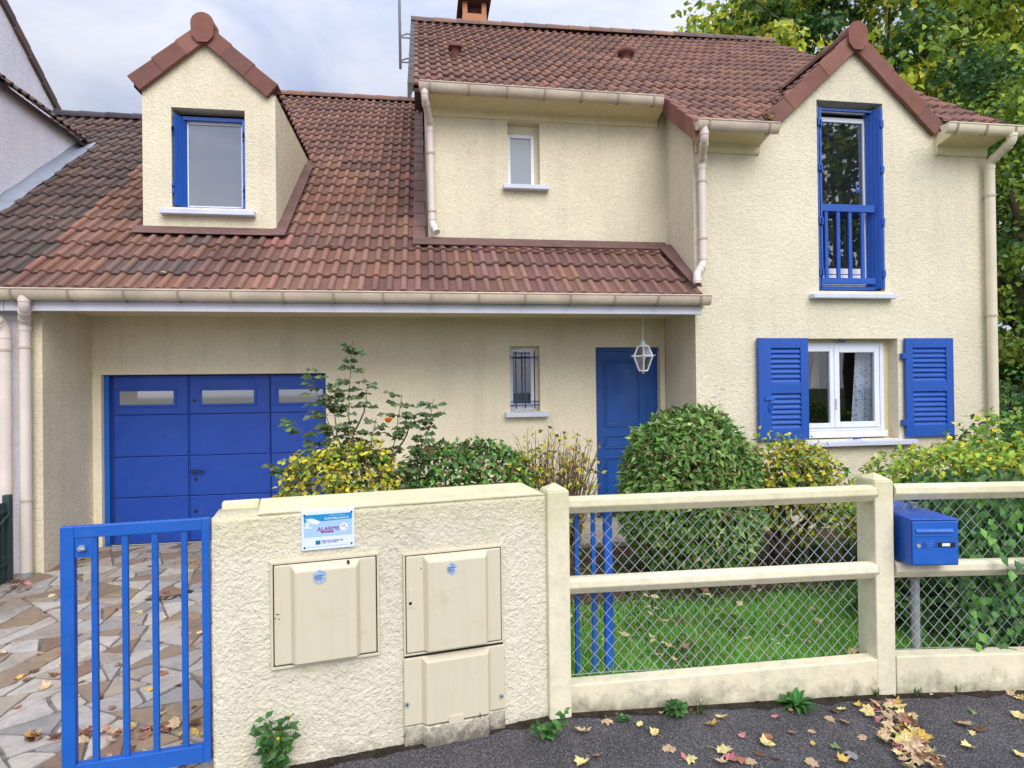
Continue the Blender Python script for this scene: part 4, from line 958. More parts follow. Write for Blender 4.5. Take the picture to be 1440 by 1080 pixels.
rail((.81, 3.415, 1.035), (2.68, 3.305, 1.055), 0); rail((.81, 3.415, .572), (2.68, 3.305, .592), 0)
rail((2.79, 3.295, 1.058), (4.62, 3.09, 1.058), 0); rail((2.79, 3.295, .592), (4.62, 3.09, .592), 0)
def basewall(a, b, za, zb2, t=.09):
    a = V((*a, 0)); b = V((*b, 0)); d = (b - a).normalized(); n = V((-d.y, d.x, 0)); q = MB()
    q.hexa([a + V((0, 0, -.25)), b + V((0, 0, -.25)), b + n * t + V((0, 0, -.25)), a + n * t + V((0, 0, -.25)), a + V((0, 0, za)), b + V((0, 0, zb2)), b + n * t + V((0, 0, zb2 + .004)), a + n * t + V((0, 0, za + .004))])
    q.build('base_wall', m_base, FN, bevel=.008)
basewall((.80, 3.42), (2.68, 3.315), -.035, .018); basewall((2.79, 3.305), (4.62, 3.10), .03, .03)
def chainlink(a, b, z0, z1, pitch=.072):
    a = V((*a, 0)); b = V((*b, 0)); d = (b - a).normalized(); L = (b - a).length; n = V((-d.y, d.x, 0)); q = MB(); Hh = z1 - z0
    def P(s, z, o): return a + d * s + n * (o + .012 * sin(s * 2.3) * sin((z - z0) * 3)) + V((.0, 0, z + .006 * sin(s * 5.1)))
    for sg in (1, -1):
        k = -Hh
        while k < L + Hh:
            s0, s1 = (k, k + Hh * .92) if sg > 0 else (k + Hh * .92, k); pts = []
            for i in range(9):
                t = i / 8; s = s0 + (s1 - s0) * t
                if -.001 <= s <= L: pts.append(P(s, z0 + Hh * t, .002 * sg))
            if len(pts) > 1: q.tube(pts, .0017, 4, cap=False)
            k += pitch
    for z in (z0 + .01, z1 - .02): q.tube([P(L * i / 12, z, 0) for i in range(13)], .0018, 4)
    return q.build('wire_mesh', m_wire, FN)
chainlink((.815, 3.515), (2.66, 3.42), -.03, .99); chainlink((2.80, 3.40), (4.6, 3.20), .02, .99)
q = MB(); q.tube([(3.03, 3.43, -.2), (3.03, 3.43, .92)], .026, 10); q.build('steel_post', m_galv, FN)

# mailbox
MBX = thing('mailbox', 'blue metal letterbox standing on the fence rail beside the post', 'mailbox', (2.93, 3.35, .6))
TM = Matrix.Translation((2.935, 3.17, .605)) @ Matrix.Rotation(-TH, 4, 'Z')
q = MB(); q.T = TM; w2 = .137; D = .44
q.box(-w2, w2, .004, D, .0, .262); q.hexa([(-w2 - .004, -.004, .263), (w2 + .004, -.004, .263), (w2 + .004, D, .263), (-w2 - .004, D, .263), (-w2 - .004, -.004, .270), (w2 + .004, -.004, .270), (w2 * .55, D, .295), (-w2 * .75, D, .295)])
q.build('mailbox_body', m_blue, MBX, bevel=.006)
q = MB(); q.T = TM; q.box(-w2 + .004, w2 - .004, -.006, .003, .006, .258); dr = q.build('mailbox_door', m_blue_gate, MBX, bevel=.004)
q = MB(); q.T = TM; q.hexa([(-.115, -.018, .198), (.10, -.018, .198), (.10, -.006, .198), (-.115, -.006, .198), (-.115, -.010, .214), (.10, -.010, .214), (.10, -.006, .217), (-.115, -.006, .217)]); q.box(-.115, .105, -.009, -.006, .17, .18); q.build('letter_flap', m_blue_gate, dr, bevel=.002)
q = MB(); q.T = TM
for k in range(3):
    pts = [(-.10 + .105 * i / 12, -.008, .135 - .012 * k + .008 * sin(i * .75 + .3)) for i in range(13)]; q.tube(pts, .0028, 5)
q.build('wave_emblem', m_blue_gate, dr)
q = MB(); q.T = TM; q.box(.012, .112, -.010, -.005, .108, .138); nf = q.build('name_plate', m_black, dr, bevel=.002)
q = MB(); q.T = TM; q.box(.035, .08, -.0115, -.0095, .115, .132); q.build('name_card', m_white, dr)
q = MB(); q.T = TM; q.tube([(-.10, -.011, .118), (-.10, -.004, .118)], .012, 12); q.build('lock', m_galv, dr)

# drain cover in the driveway
q = MB(); q.box(-2.42, -2.08, 5.72, 5.98, -.16, -.142)
for i in range(5): q.box(-2.40 + i * .066, -2.37 + i * .066, 5.74, 5.96, -.142, -.139)
tag(q.build('drain_cover', m_iron, bevel=.003), 'dark square cover set in the stone driveway', 'drain cover')
# ------------------------------------------------------------------ vegetation
def pix(px, py, n, d):                   # point where the sight line through a photograph pixel meets the plane n.p = d
    r = FW * F + RT * (px - 720) + UP * (540 - py); n = V(n); return EYE + r * ((d - n.dot(EYE)) / n.dot(r))
def onz(px, py, z=-.2): return pix(px, py, (0, 0, 1), z)
def rvec(): 
    while True:
        v = V((ru(-1, 1), ru(-1, 1), ru(-1, 1)))
        if .05 < v.length < 1: return v.normalized()
G_DARK = [lin(53, 89, 41), lin(65, 106, 48), lin(77, 118, 53), lin(60, 96, 55)]
G_MID = [lin(101, 144, 66), lin(118, 160, 73), lin(90, 130, 61), lin(132, 165, 78)]
G_YEL = [lin(165, 174, 55), lin(194, 189, 57), lin(218, 202, 66), lin(141, 161, 59)]
YEL = [lin(214, 192, 44), lin(226, 206, 70), lin(190, 168, 44)]
OLIVE = [lin(116, 112, 65), lin(137, 121, 74), lin(103, 94, 58)]
def stems(name, parent, base, tips, r0=.014, r1=.004, mat=None, wob=.05, seg=6):
    q = MB()
    for t in tips:
        t = V(t); b = V(base) + V((ru(-.06, .06), ru(-.06, .06), 0)); pts = []; w1, w2 = rvec() * wob, rvec() * wob
        for i in range(seg + 1):
            k = i / seg; p = b.lerp(t, k); p.z = b.z + (t.z - b.z) * (k ** .8); pts.append(p + w1 * sin(k * pi) + w2 * sin(k * 2 * pi))
        q.tube(pts, [r0 + (r1 - r0) * i / seg for i in range(seg + 1)], 6)
    return q.build(name, mat or m_bark, parent, smooth=True)
def bush(name, label, cat, c, rad, n, L, W, pals, base=None, down=.35, flat=1.0, lump=.18, group=None, shell=.72, nst=9, mat=None, botcut=-.9, zmin=None, sprigs=0, pw=2.0):
    c = V(c); root = thing(name, label, cat, (c.x, c.y, -.08), group); q = MB(); ph = ru(0, 50)
    k = 0
    while k < n:
        d = rvec()
        if d.z < botcut: continue
        if pw != 2: k_ = (abs(d.x) ** pw + abs(d.y) ** pw + abs(d.z) ** pw) ** (-1 / pw); d = d * k_
        f = 1 + lump * 1.6 * noise.noise(d * 1.9 + V((ph, 0, 0))) + lump * .8 * noise.noise(d * 5 + V((0, ph, 0)))
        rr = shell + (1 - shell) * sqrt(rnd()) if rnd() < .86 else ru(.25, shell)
        p = c + V((d.x * rad[0], d.y * rad[1], d.z * rad[2])) * (rr * f)
        if zmin is not None and p.z < zmin: continue
        if p.z < -.06: continue
        out = V((d.x / rad[0], d.y / rad[1], d.z / rad[2])).normalized()
        ld = (out * .55 + rvec() * .75 + V((0, 0, -down))).normalized(); nn = (out * .9 + rvec() * .55 + V((0, 0, .35))).normalized()
        pal = random.choice(pals); g = .5 + .62 * rr * rr; col = pick(pal); col = (col[0] * g, col[1] * g, col[2] * g)  # leaves deeper inside get a darker colour, inner shade painted in
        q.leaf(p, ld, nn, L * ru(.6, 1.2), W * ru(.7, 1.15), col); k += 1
    for i in range(sprigs):
        a = ru(0, 6.28); d = V((cos(a) * ru(0, .8), sin(a) * ru(0, .5), 1)).normalized(); p = c + V((d.x * rad[0], d.y * rad[1], d.z * rad[2])); h = ru(.08, .2)
        for j in range(7):
            t = p + V((0, 0, h * j / 6)); q.leaf(t, (rvec() + V((0, 0, .3))).normalized(), (rvec() * .5 + V((0, 0, 1))).normalized(), L, W, pick(random.choice(pals)))
    q.build('foliage', mat or m_leaf, root)
    b = base or (c.x, c.y, -.1)
    tips = []
    for i in range(nst): d = rvec(); d.z = abs(d.z) * .8 + .1; tips.append(c + V((d.x * rad[0], d.y * rad[1], d.z * rad[2])) * .8)
    stems('stems', root, b, tips)
    return root, q
# hedge row behind the low wall
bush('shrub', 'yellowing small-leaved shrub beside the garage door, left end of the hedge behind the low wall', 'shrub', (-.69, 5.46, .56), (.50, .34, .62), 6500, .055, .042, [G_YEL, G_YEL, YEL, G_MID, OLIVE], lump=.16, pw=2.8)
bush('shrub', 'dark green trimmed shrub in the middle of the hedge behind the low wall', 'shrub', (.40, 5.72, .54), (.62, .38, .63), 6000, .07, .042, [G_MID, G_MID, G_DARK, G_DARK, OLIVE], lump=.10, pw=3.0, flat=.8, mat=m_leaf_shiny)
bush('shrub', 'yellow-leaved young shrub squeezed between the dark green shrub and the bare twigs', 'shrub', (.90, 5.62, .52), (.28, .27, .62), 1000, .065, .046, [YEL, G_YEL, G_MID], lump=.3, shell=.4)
# bare twiggy bush
TB = thing('twiggy_bush', 'half bare twiggy bush with few yellow leaves left of the front door', 'shrub', (1.28, 5.8, -.08)); q = MB(); lf = MB(); tops = []
for i in range(190):
    a = ru(0, 6.28); r = sqrt(rnd()); b = V((1.25 + .16 * r * cos(a), 5.8 + .12 * r * sin(a), -.08)); h = ru(.75, 1.42) * (1 - .22 * r); t = V((1.24 + .47 * r * cos(a) + ru(-.05, .05), 5.8 + .36 * r * sin(a), h))
    w = rvec() * .03; pts = [b.lerp(t, k / 6) + w * sin(k * 1.3) + V((0, 0, .12 * sin(pi * k / 6))) for k in range(7)]
    q.tube(pts, [.0065 - .0045 * k / 6 for k in range(7)], 5)
    for k in range(4, 7):
        if rnd() < .7: s = pts[k - 1].lerp(pts[k], rnd()); e = s + V((ru(-.07, .07), ru(-.06, .06), ru(.04, .13))); q.tube([s, e], [.003, .0015], 4)
    for k in range(5):
        if rnd() < .85: s = pts[min(6, int(ru(1, 7)))] + rvec() * .03; lf.leaf(s, (rvec() + V((0, 0, -.5))).normalized(), rvec(), ru(.04, .07), ru(.03, .048), pick(random.choice([YEL, G_YEL, G_YEL, OLIVE])))
q.build('twigs', m_twig, TB); lf.build('foliage', m_leaf, TB)
# rose
RS = thing('rose_bush', 'tall leggy rose bush with one orange flower in front of the garage corner', 'rose bush', (-.45, 5.55, -.08)); q = MB(); lf = MB()
ROSE = [lin(74, 104, 62), lin(88, 116, 70), lin(64, 92, 56), lin(106, 126, 78), lin(112, 110, 72)]
def cane(pts, r=.010):
    P = smooth_path(pts, .2, 5); P = [p + rvec() * .006 for p in P]; q.tube(P, [r - (r - .0025) * i / (len(P) - 1) for i in range(len(P))], 6)
    acc = 0
    for i in range(1, len(P)):
        frac = i / len(P)
        if frac < .40: continue
        acc += (P[i] - P[i - 1]).length
        while acc > .025:
            acc -= .025; s = P[i - 1].lerp(P[i], rnd()); d = rvec(); d.z = abs(d.z) * .25; d.normalize(); e = s + d * ru(.06, .13); q.tube([s, e], [.002, .0012], 4)
            for k in range(5):
                b = s.lerp(e, .45 + .14 * k); sd = d.cross(V((0, 0, 1))) * (1 if k % 2 else -1); ld = (d * .6 + sd * (.9 if k < 4 else 0) + V((0, 0, -.25))).normalized()
                lf.leaf(b, ld, (V((0, -.8, .7)) + rvec() * .7).normalized(), ru(.05, .082), ru(.036, .056), pick(ROSE, .7, 1.3))
yb = 5.52
for pp in ([(-.42, 5.6, -.08), (-.48, yb, .8), (-.66, yb, 1.4), (-.60, yb, 2.1)], [(-.42, 5.6, -.08), (-.60, yb, .7), (-.80, yb, 1.35), (-1.0, yb, 1.86)], [(-.42, 5.6, -.08), (-.70, yb, .9), (-.98, yb, 1.25), (-1.12, yb, 1.42)],
           [(-.42, 5.6, -.08), (-.35, yb, .7), (-.25, yb, 1.2), (-.18, yb, 1.62)], [(-.42, 5.6, -.08), (-.25, yb, .7), (.02, yb, 1.2), (.10, yb, 1.58)], [(-.42, 5.6, -.08), (-.5, 5.4, .7), (-.45, 5.42, 1.2), (-.40, 5.45, 1.42)],
           [(-.62, yb, 1.25), (-.5, yb, 1.5), (-.48, yb, 1.72)], [(-.78, yb, 1.2), (-1.0, yb, 1.0), (-1.2, yb, .95), (-1.33, yb, 1.0)], [(-.3, yb, 1.0), (-.12, yb, 1.3), (-.1, yb, 1.45)], [(-.5, yb, .8), (-.72, yb, 1.1), (-.78, yb, 1.5), (-.72, yb, 1.75)]): cane([V(p) for p in pp])
q.build('canes', paint('rose_cane', lin(86, 84, 52), .7, .2), RS); lf.build('foliage', m_leaf_shiny, RS)
q = MB(); fc = V((-.30, 5.42, 1.40))
for k in range(16): a = k * 2.4; d = V((cos(a), sin(a), .9 - k * .04)).normalized(); q.leaf(fc, d, (V((0, 0, 1)) - d * .5).normalized(), .045, .04, pick([lin(240, 140, 40), lin(246, 166, 60), lin(236, 110, 40)], .9, 1.1), fold=-.3)
q.lathe([(0, -.025), (.022, -.015), (.030, .004), (.022, .022), (0, .026)], fc, 9, lin(240, 140, 44)); q.build('flower', m_leaf, RS)
# round evergreen
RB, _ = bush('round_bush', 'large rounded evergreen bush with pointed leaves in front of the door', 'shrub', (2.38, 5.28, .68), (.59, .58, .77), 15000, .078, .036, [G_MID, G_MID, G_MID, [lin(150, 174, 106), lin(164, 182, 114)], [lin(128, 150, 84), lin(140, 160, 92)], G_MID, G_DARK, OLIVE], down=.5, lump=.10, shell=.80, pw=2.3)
q = MB()
for bx, bz, h in ((2.62, 1.38, .28), ):
    q.tube([(bx, 5.2, bz - .1), (bx + .03, 5.2, bz + h)], [.004, .002], 5)
    for j in range(9):
        t = V((bx + .03 * j / 8, 5.2, bz + h * j / 8)); a = j * 1.8; q.leaf(t, V((cos(a), sin(a), .1)).normalized(), V((0, 0, 1)), .075, .03, pick(G_MID))
q.build('shoots', m_leaf, RB)
# yellow-brown shrub right of it
YS, _ = bush('shrub', 'yellow-brown shrub with bare crooked trunks below the left louvred shutter', 'shrub', (3.47, 5.35, .72), (.44, .42, .46), 2800, .058, .044, [G_YEL, G_MID, G_YEL, YEL, G_MID, OLIVE], lump=.28, shell=.5, nst=0)
stems('trunk', YS, (3.28, 5.38, -.1), [(3.05, 5.3, .7), (3.2, 5.5, .95), (3.45, 5.3, 1.0), (3.6, 5.4, .85), (3.75, 5.35, .7), (3.3, 5.2, .9), (3.0, 5.4, .5), (3.68, 5.2, .55), (3.5, 5.6, .8)], .028, .006, wob=.07)
# right-hand hedge
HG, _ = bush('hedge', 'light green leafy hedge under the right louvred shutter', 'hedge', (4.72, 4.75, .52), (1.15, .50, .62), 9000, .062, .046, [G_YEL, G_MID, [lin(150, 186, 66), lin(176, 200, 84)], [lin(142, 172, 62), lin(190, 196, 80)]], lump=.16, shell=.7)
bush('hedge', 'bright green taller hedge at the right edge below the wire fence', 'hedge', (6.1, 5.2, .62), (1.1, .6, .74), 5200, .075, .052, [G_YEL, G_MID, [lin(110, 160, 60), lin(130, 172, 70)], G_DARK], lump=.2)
# ivy on the fence
IV = thing('ivy', 'dark green ivy climbing through the wire at the right end of the fence', 'ivy', (3.9, 3.6, -.1)); q = MB()
IVY = [lin(80, 122, 64), lin(99, 143, 71), lin(67, 106, 57), lin(113, 159, 76)]
k = 0
while k < 8200:
    x = ru(2.85, 5.0); z = ru(-.08, .99); y = 3.62 + .35 * rnd() - .09 * (x - 3.3); cover = (x - 3.15) / .35 + .55 * noise.noise(V((x * 4, z * 4, 2)))
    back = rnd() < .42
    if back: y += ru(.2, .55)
    if x < .862 * y + .03: continue
    elif cover < .30 - (.3 if z < .35 else 0): continue
    if x > 3.3 + .25 * noise.noise(V((z * 5, x * 3, 7))) and not back and rnd() < .55: y -= .33
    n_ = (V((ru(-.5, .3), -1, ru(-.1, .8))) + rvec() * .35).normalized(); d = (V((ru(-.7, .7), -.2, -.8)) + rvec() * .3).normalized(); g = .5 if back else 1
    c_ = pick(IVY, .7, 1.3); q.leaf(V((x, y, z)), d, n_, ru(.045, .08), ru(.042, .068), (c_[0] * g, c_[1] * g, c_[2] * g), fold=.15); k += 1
for k in range(60):
    x = ru(3.7, 4.6); p = V((x, 3.32 - .11 * (x - 2.8) - .06 * rnd(), ru(.98, 1.07))); q.leaf(p, (V((ru(-.5, .5), -.7, -.6))).normalized(), V((0, -.5, 1)), .07, .055, pick(IVY))
for k in range(50):
    x = ru(3.35, 4.6); p = V((x, 3.27 - .11 * (x - 2.8) - .03 * rnd(), ru(.5, .66))); q.leaf(p, (V((ru(-.5, .5), -.5, -.8))).normalized(), V((0, -.8, .6)), .075, .06, pick(IVY))
q.build('foliage', m_leaf_shiny, IV)
stems('stems', IV, (3.6, 3.75, -.1), [(3.3, 3.75, .7), (3.5, 3.7, .95), (3.9, 3.7, 1.0), (4.3, 3.65, .9), (3.2, 3.75, .35), (4.5, 3.6, .6)], .01, .004)
bush('plant', 'low dark green leafy plant behind the second fence post and steel mailbox post', 'plant', (3.52, 3.98, .10), (.46, .26, .36), 1700, .075, .058, [IVY, IVY, G_DARK], lump=.3, shell=.4, nst=4, mat=m_leaf_shiny)
# strap-leaved clumps and low plants in the bed
def clump(x, y, n, h, name, label, cat, pal, w=.016, spread=.6, z=-.08, group=None):
    q = MB()
    for i in range(n):
        a = ru(0, 6.28); b = V((x + ru(-.05, .05) * min(1, w / .016), y + ru(-.05, .05) * min(1, w / .016), z)); hh = h * ru(.6, 1.1); o = V((cos(a), sin(a), 0)) * hh * spread * ru(.3, 1.1); sd = V((-sin(a), cos(a), 0)); c = pick(pal); vs = []
        for k in range(5): t = k / 4; p = b + o * t * t + V((0, 0, hh * (t - .28 * t * t * t))); ww = w * (1 - t ** 2) * .5 + .0008; vs += [p - sd * ww, p + sd * ww]
        q.add(vs, [(2 * k, 2 * k + 1, 2 * k + 3, 2 * k + 2) for k in range(4)], c)
    o = q.build(name, m_leaf); tag(o, label, cat, group); return o
for i, (x, y) in enumerate(((3.75, 5.05), (3.95, 5.2), (3.55, 4.95), (4.1, 4.95), (3.85, 5.6), (3.6, 5.5), (4.15, 5.5), (3.35, 5.0))):
    clump(x, y, 34, .30, 'iris_clump', 'clump of strap-shaped dark green leaves in the bed behind the fence', 'plant', [lin(70, 104, 74), lin(86, 120, 80), lin(60, 90, 62)], .02, .55, group='strap-leaved clumps in the bed')
def weed(name, label, base, n, h, L, W, pal, spread=.5, flowers=0, up=1.0):
    base = V(base); root = thing(name, label, 'weed', base); q = MB(); s_ = MB()
    for i in range(n):
        a = ru(0, 6.28); t = base + V((cos(a) * spread * h * ru(.2, 1), -abs(sin(a)) * spread * h * ru(.1, .8), h * ru(.5, 1) * up)); pts = [base.lerp(t, k / 5) + rvec() * .006 for k in range(6)]
        s_.tube(pts, [.003 - .002 * k / 5 for k in range(6)], 5)
        for k in range(1, 6):
            for w_ in range(2): d = rvec(); d.z = d.z * .4 + .15; d.y -= .3; q.leaf(pts[k], d.normalized(), (V((0, -.6, 1)) + rvec() * .4).normalized(), L * ru(.6, 1.2), W * ru(.7, 1.2), pick(pal))
        if i < flowers:
            for k in range(5): q.leaf(pts[-1], (rvec() + V((0, 0, 1))).normalized(), V((0, -1, .3)), .014, .008, lin(236, 206, 40))
    q.build('leaves', m_leaf, root); s_.build('stalks', paint('stalk', lin(88, 110, 56), .6), root); return root
WG = [lin(66, 110, 56), lin(82, 126, 62), lin(96, 138, 70), lin(58, 96, 50)]
b = onz(392, 1092); weed('weed', 'tall green weed with small yellow flowers at the foot of the low wall', (b.x, b.y - .02, -.2), 17, .32, .062, .032, WG, .42, 3)
b = onz(770, 1032); weed('weed', 'small round-leaved weed at the corner of the wall and first fence post', (b.x, b.y - .02, -.2), 5, .13, .05, .04, WG, .9)
b = onz(950, 1003); weed('weed', 'low round-leaved weed spreading at the foot of the fence base', (b.x, b.y - .01, -.2), 6, .07, .05, .045, WG, 1.3)
b = onz(878, 1014); weed('weed', 'tiny seedling sprouting near the first fence post', (b.x, b.y, -.2), 3, .04, .03, .02, WG, .8)
b = onz(1120, 995); q = MB()
for i in range(26):
    a = i * 2.4; el = .15 + .75 * (i / 26); d = V((cos(a) * cos(el), sin(a) * cos(el) - .1, sin(el))).normalized(); nn = V((-cos(a) * sin(el), -sin(a) * sin(el), cos(el)))
    q.leaf(V((b.x, b.y, -.19)), d, nn, ru(.09, .15), ru(.026, .038), pick([lin(60, 118, 52), lin(80, 138, 60), lin(48, 98, 44)]), .2, .25)
tag(q.build('rosette_weed', m_leaf_shiny), 'green rosette weed with long pointed leaves at the fence base', 'weed')
for px, py, h, lb in ((1232, 980, .09, 'thin tuft of grass left of the second fence post'), (1345, 974, .12, 'sparse grass tuft at the right part of the fence base'), (1044 - 60, 1004, .11, 'few grass blades left of the rosette weed'), (1290, 978, .07, 'dark low tuft just right of the second fence post')):
    b = onz(px, py); clump(b.x, b.y, 16, h, 'grass_tuft', lb, 'grass tuft', WG + OLIVE, .005, .7, -.2)

# lawn
q = MB(); GR = [lin(118, 186, 72), lin(138, 208, 84), lin(106, 178, 66), lin(160, 220, 102), lin(180, 198, 110)]
n = 0
while n < 34000:
    y = 3.5 + 2.0 * rnd() ** 1.5; x = ru(.3, 5.0) if y > 4.2 else ru(.7, 4.3)
    if y > 4.72 + .1 * sin(x * 2) + ru(-.1, .1): continue
    dn = noise.noise(V((x * 2.2, y * 2.2, 0))); 
    if rnd() > .72 + .95 * dn: continue
    a = ru(0, 6.28); h = ru(.04, .085) * (1 + .5 * dn); p = V((x, y, -.088)); sd = V((cos(a), sin(a), 0)) * ru(.002, .0042); l1 = rvec() * h * .3; l2 = rvec() * h * .7
    c = pick(GR, .75, 1.25); up_ = V((0, 0, h)); n += 1
    q.add([p - sd, p + sd, p + up_ * .55 + l1 * .5 + sd * .7, p + up_ * .55 + l1 * .5 - sd * .7, p + up_ * .95 + l1 * .6 + l2 * .6], [(0, 1, 2, 3), (3, 2, 4)], c)
o = q.build('grass', m_grass); o['kind'] = 'stuff'; o['label'] = 'short green lawn grass'; o['category'] = 'grass'
q = MB()      # low broad-leaved ground cover in and around the grass
for k in range(9500):
    x = ru(.6, 5.2); y = ru(3.52, 6.3)
    if y < 4.5 and noise.noise(V((x * 1.7, y * 1.7, 5))) < .08: continue
    if y > 4.6 and noise.noise(V((x * 1.3, y * 1.3, 9))) < -.15 - .5 * (x > 2.9): continue
    q.leaf(V((x, y, -.085 + ru(.005, .05))), (rvec() + V((0, 0, .2))).normalized(), (V((0, 0, 1)) + rvec() * .5).normalized(), ru(.02, .05), ru(.018, .038), pick(WG + IVY + OLIVE, .6, 1.15))
o = q.build('ground_cover', m_leaf); o['kind'] = 'stuff'; o['label'] = 'low broad-leaved ground cover under the shrubs'; o['category'] = 'ground cover'
for i, (px, py) in enumerate(((1107, 894), (1104, 859), (1094, 905), (1084, 880), (1086, 899))):
    p = onz(px, py, -.04); q = MB()
    for k in range(8): a = k * .785; q.leaf(p, V((cos(a), sin(a), .25)), V((0, 0, 1)), .016, .009, (.8, .8, .82))
    q.tube([p, (p.x, p.y, -.09)], .0012, 4, col=lin(90, 140, 60))
    tag(q.build('daisy', m_leaf), 'tiny white daisy in the lawn behind the wire mesh', 'flower', 'daisies in the lawn')

# ------------------------------------------------------------------ fallen leaves
def leafmesh(kind, col):
    me = bpy.data.meshes.new('fallen_leaf'); vs = [(0, 0, 0)]; fs = []
    if kind < 3:
        out = [(-90, .30), (-60, .58), (-38, .50), (-8, .84), (14, .62), (38, .86), (60, .62), (90, 1.0), (120, .62), (142, .86), (166, .62), (188, .84), (218, .50), (240, .58)]
    else: out = [(-90, .8), (-60, .50), (-20, .40), (20, .42), (60, .58), (90, 1.0), (120, .58), (160, .42), (200, .40), (240, .50)]
    cx, cy, cz = ru(-.5, .9), ru(-.5, .9), ru(.05, .22)
    for mid in (.5, 1):
        for a, r in out:
            r *= mid * (1 if mid < 1 else ru(.88, 1.1)); x, y = r * cos(R(a)) * .05, r * sin(R(a)) * .05
            vs.append((x, y, cx * x * x * 16 + cy * y * y * 16 + cz * .02 * sin(a * .11) * mid + .003 * rnd()))
    n = len(out)
    for i in range(n):
        j = (i + 1) % n; fs += [(0, 1 + i, 1 + j), (1 + i, 1 + n + i, 1 + n + j, 1 + j)]
    b = len(vs); vs += [(-.0012, -.008, .0015), (.0012, -.008, .0015), (.006, -.06, .004), (.008, -.06, .004)]; fs.append((b, b + 1, b + 3, b + 2))
    me.from_pydata(vs, [], fs); me.materials.append(m_dry); at = me.color_attributes.new('col', 'FLOAT_COLOR', 'POINT')
    for i in range(len(vs)): g = ru(.72, 1.12); at.data[i].color = (col[0] * g, col[1] * g, col[2] * g, 1)
    return me
LC = {'yellow': [lin(222, 186, 84), lin(212, 178, 92)], 'pale yellow': [lin(222, 206, 140), lin(212, 192, 128)], 'tan': [lin(206, 178, 142), lin(190, 162, 128)],
      'brown': [lin(128, 92, 66), lin(108, 78, 58)], 'pink': [lin(204, 140, 136), lin(192, 122, 122)], 'rust': [lin(164, 110, 86), lin(156, 116, 96)], 'green': [lin(130, 152, 96), lin(110, 136, 84)], 'grey': [lin(156, 154, 156), lin(146, 140, 140)]}
LM = {k: [leafmesh(i % 4, c) for i, c in enumerate(v * 3)] for k, v in LC.items()}
first = {}
def fall(x, y, z, col, size, label, group, tilt=.25):
    me = random.choice(LM[col]); key = me.name
    o = first[key].copy() if key in first else bpy.data.objects.new('fallen_leaf', me)
    first.setdefault(key, o); COL.objects.link(o); o.location = (x, y, z); o.scale = (size,) * 3
    o.rotation_euler = (ru(-tilt, tilt), ru(-tilt, tilt), ru(0, 6.28)); o['label'] = label; o['category'] = 'leaf'; o['group'] = group
def lab(col, where): return f'{col} fallen leaf {where}'
A_ = [(1000, 1022, 'yellow', 1.3), (1014, 1011, 'pale yellow', 1.1), (1090, 1010, 'pink', .7), (1112, 1001, 'yellow', .8), (1044, 1038, 'pink', .7), (1112, 1032, 'rust', .7), (1141, 1031, 'tan', .7), (1143, 1048, 'yellow', .8), (1176, 1055, 'green', .9),
      (1166, 1013, 'tan', 1), (1188, 1018, 'tan', 1.1), (1173, 1002, 'brown', .9), (1183, 999, 'pale yellow', .9), (1205, 993, 'yellow', .8), (1214, 1039, 'tan', .9), (1258, 991, 'yellow', 1.3), (1233, 1001, 'pink', 1), (1015, 1057, 'pale yellow', 1.5), (1082, 1041, 'rust', 1), (1079, 1049, 'pale yellow', 1.3),
      (1068, 1063, 'brown', .9), (1093, 1069, 'brown', .9), (943, 1055, 'tan', 1), (1367, 1002, 'green', .8), (1366, 1033, 'pale yellow', .6), (1362, 1053, 'pale yellow', 1.1), (1433, 983, 'pale yellow', 1), (1433, 1011, 'pale yellow', 1.3), (1433, 1065, 'pale yellow', 1.1), (1353, 1021, 'tan', 1.5), (1377, 1028, 'brown', 1.3),
      (1200, 1065, 'grey', 1.2), (1183, 1072, 'yellow', 1), (1141, 1075, 'tan', 1.1), (1025, 1067, 'pink', 1.2), (1055, 1074, 'tan', 1), (1040, 1070, 'rust', 1.1), (1012, 1074, 'tan', 1.2), (970, 1070, 'pale yellow', 1.1), (962, 1068, 'pink', .9),
      (820, 1031, 'tan', 1.5), (854, 1015, 'tan', 1.2), (899, 1020, 'pale yellow', .7), (921, 1033, 'pale yellow', .9), (937, 1053, 'tan', 1.1), (839, 1065, 'rust', .8), (820, 1075, 'pale yellow', 1.4), (1285, 1040, 'yellow', .9), (1420, 978, 'tan', .9)]
for px, py, col, s in A_:
    p = onz(px, py); side = 'left of the rosette weed' if px < 1100 else ('between the rosette weed and the leaf heap' if px < 1225 else 'right of the leaf heap')
    fall(p.x, p.y, -.190, col, s * .8, lab(col, 'lying on the asphalt ' + side), 'leaves scattered on the asphalt', .3)
for i in range(78):
    t = rnd(); cx = 1245 + 55 * t + ru(-26, 26); cy = 1004 + 78 * t + ru(-12, 12); p = onz(cx, cy); col = random.choice(['tan', 'tan', 'tan', 'pale yellow', 'pale yellow', 'yellow', 'pink', 'rust', 'brown'])
    fall(p.x, p.y, -.19 + ru(0, .04), col, ru(.7, 1.15), lab(col, 'in the heap on the asphalt before the second fence post'), 'leaves heaped on the asphalt', .55)
for i in range(26):
    px = ru(850, 1440); yb_ = 1012 - (px - 800) * .09 if px < 1240 else 975; p = onz(px, yb_ + ru(0, 6)); col = random.choice(['brown', 'rust', 'brown', 'tan'])
    fall(p.x, p.y, -.19 + ru(0, .01), col, ru(.25, .5), lab('small ' + col, 'gathered along the foot of the fence base'), 'leaf crumbs along the fence base', .5)
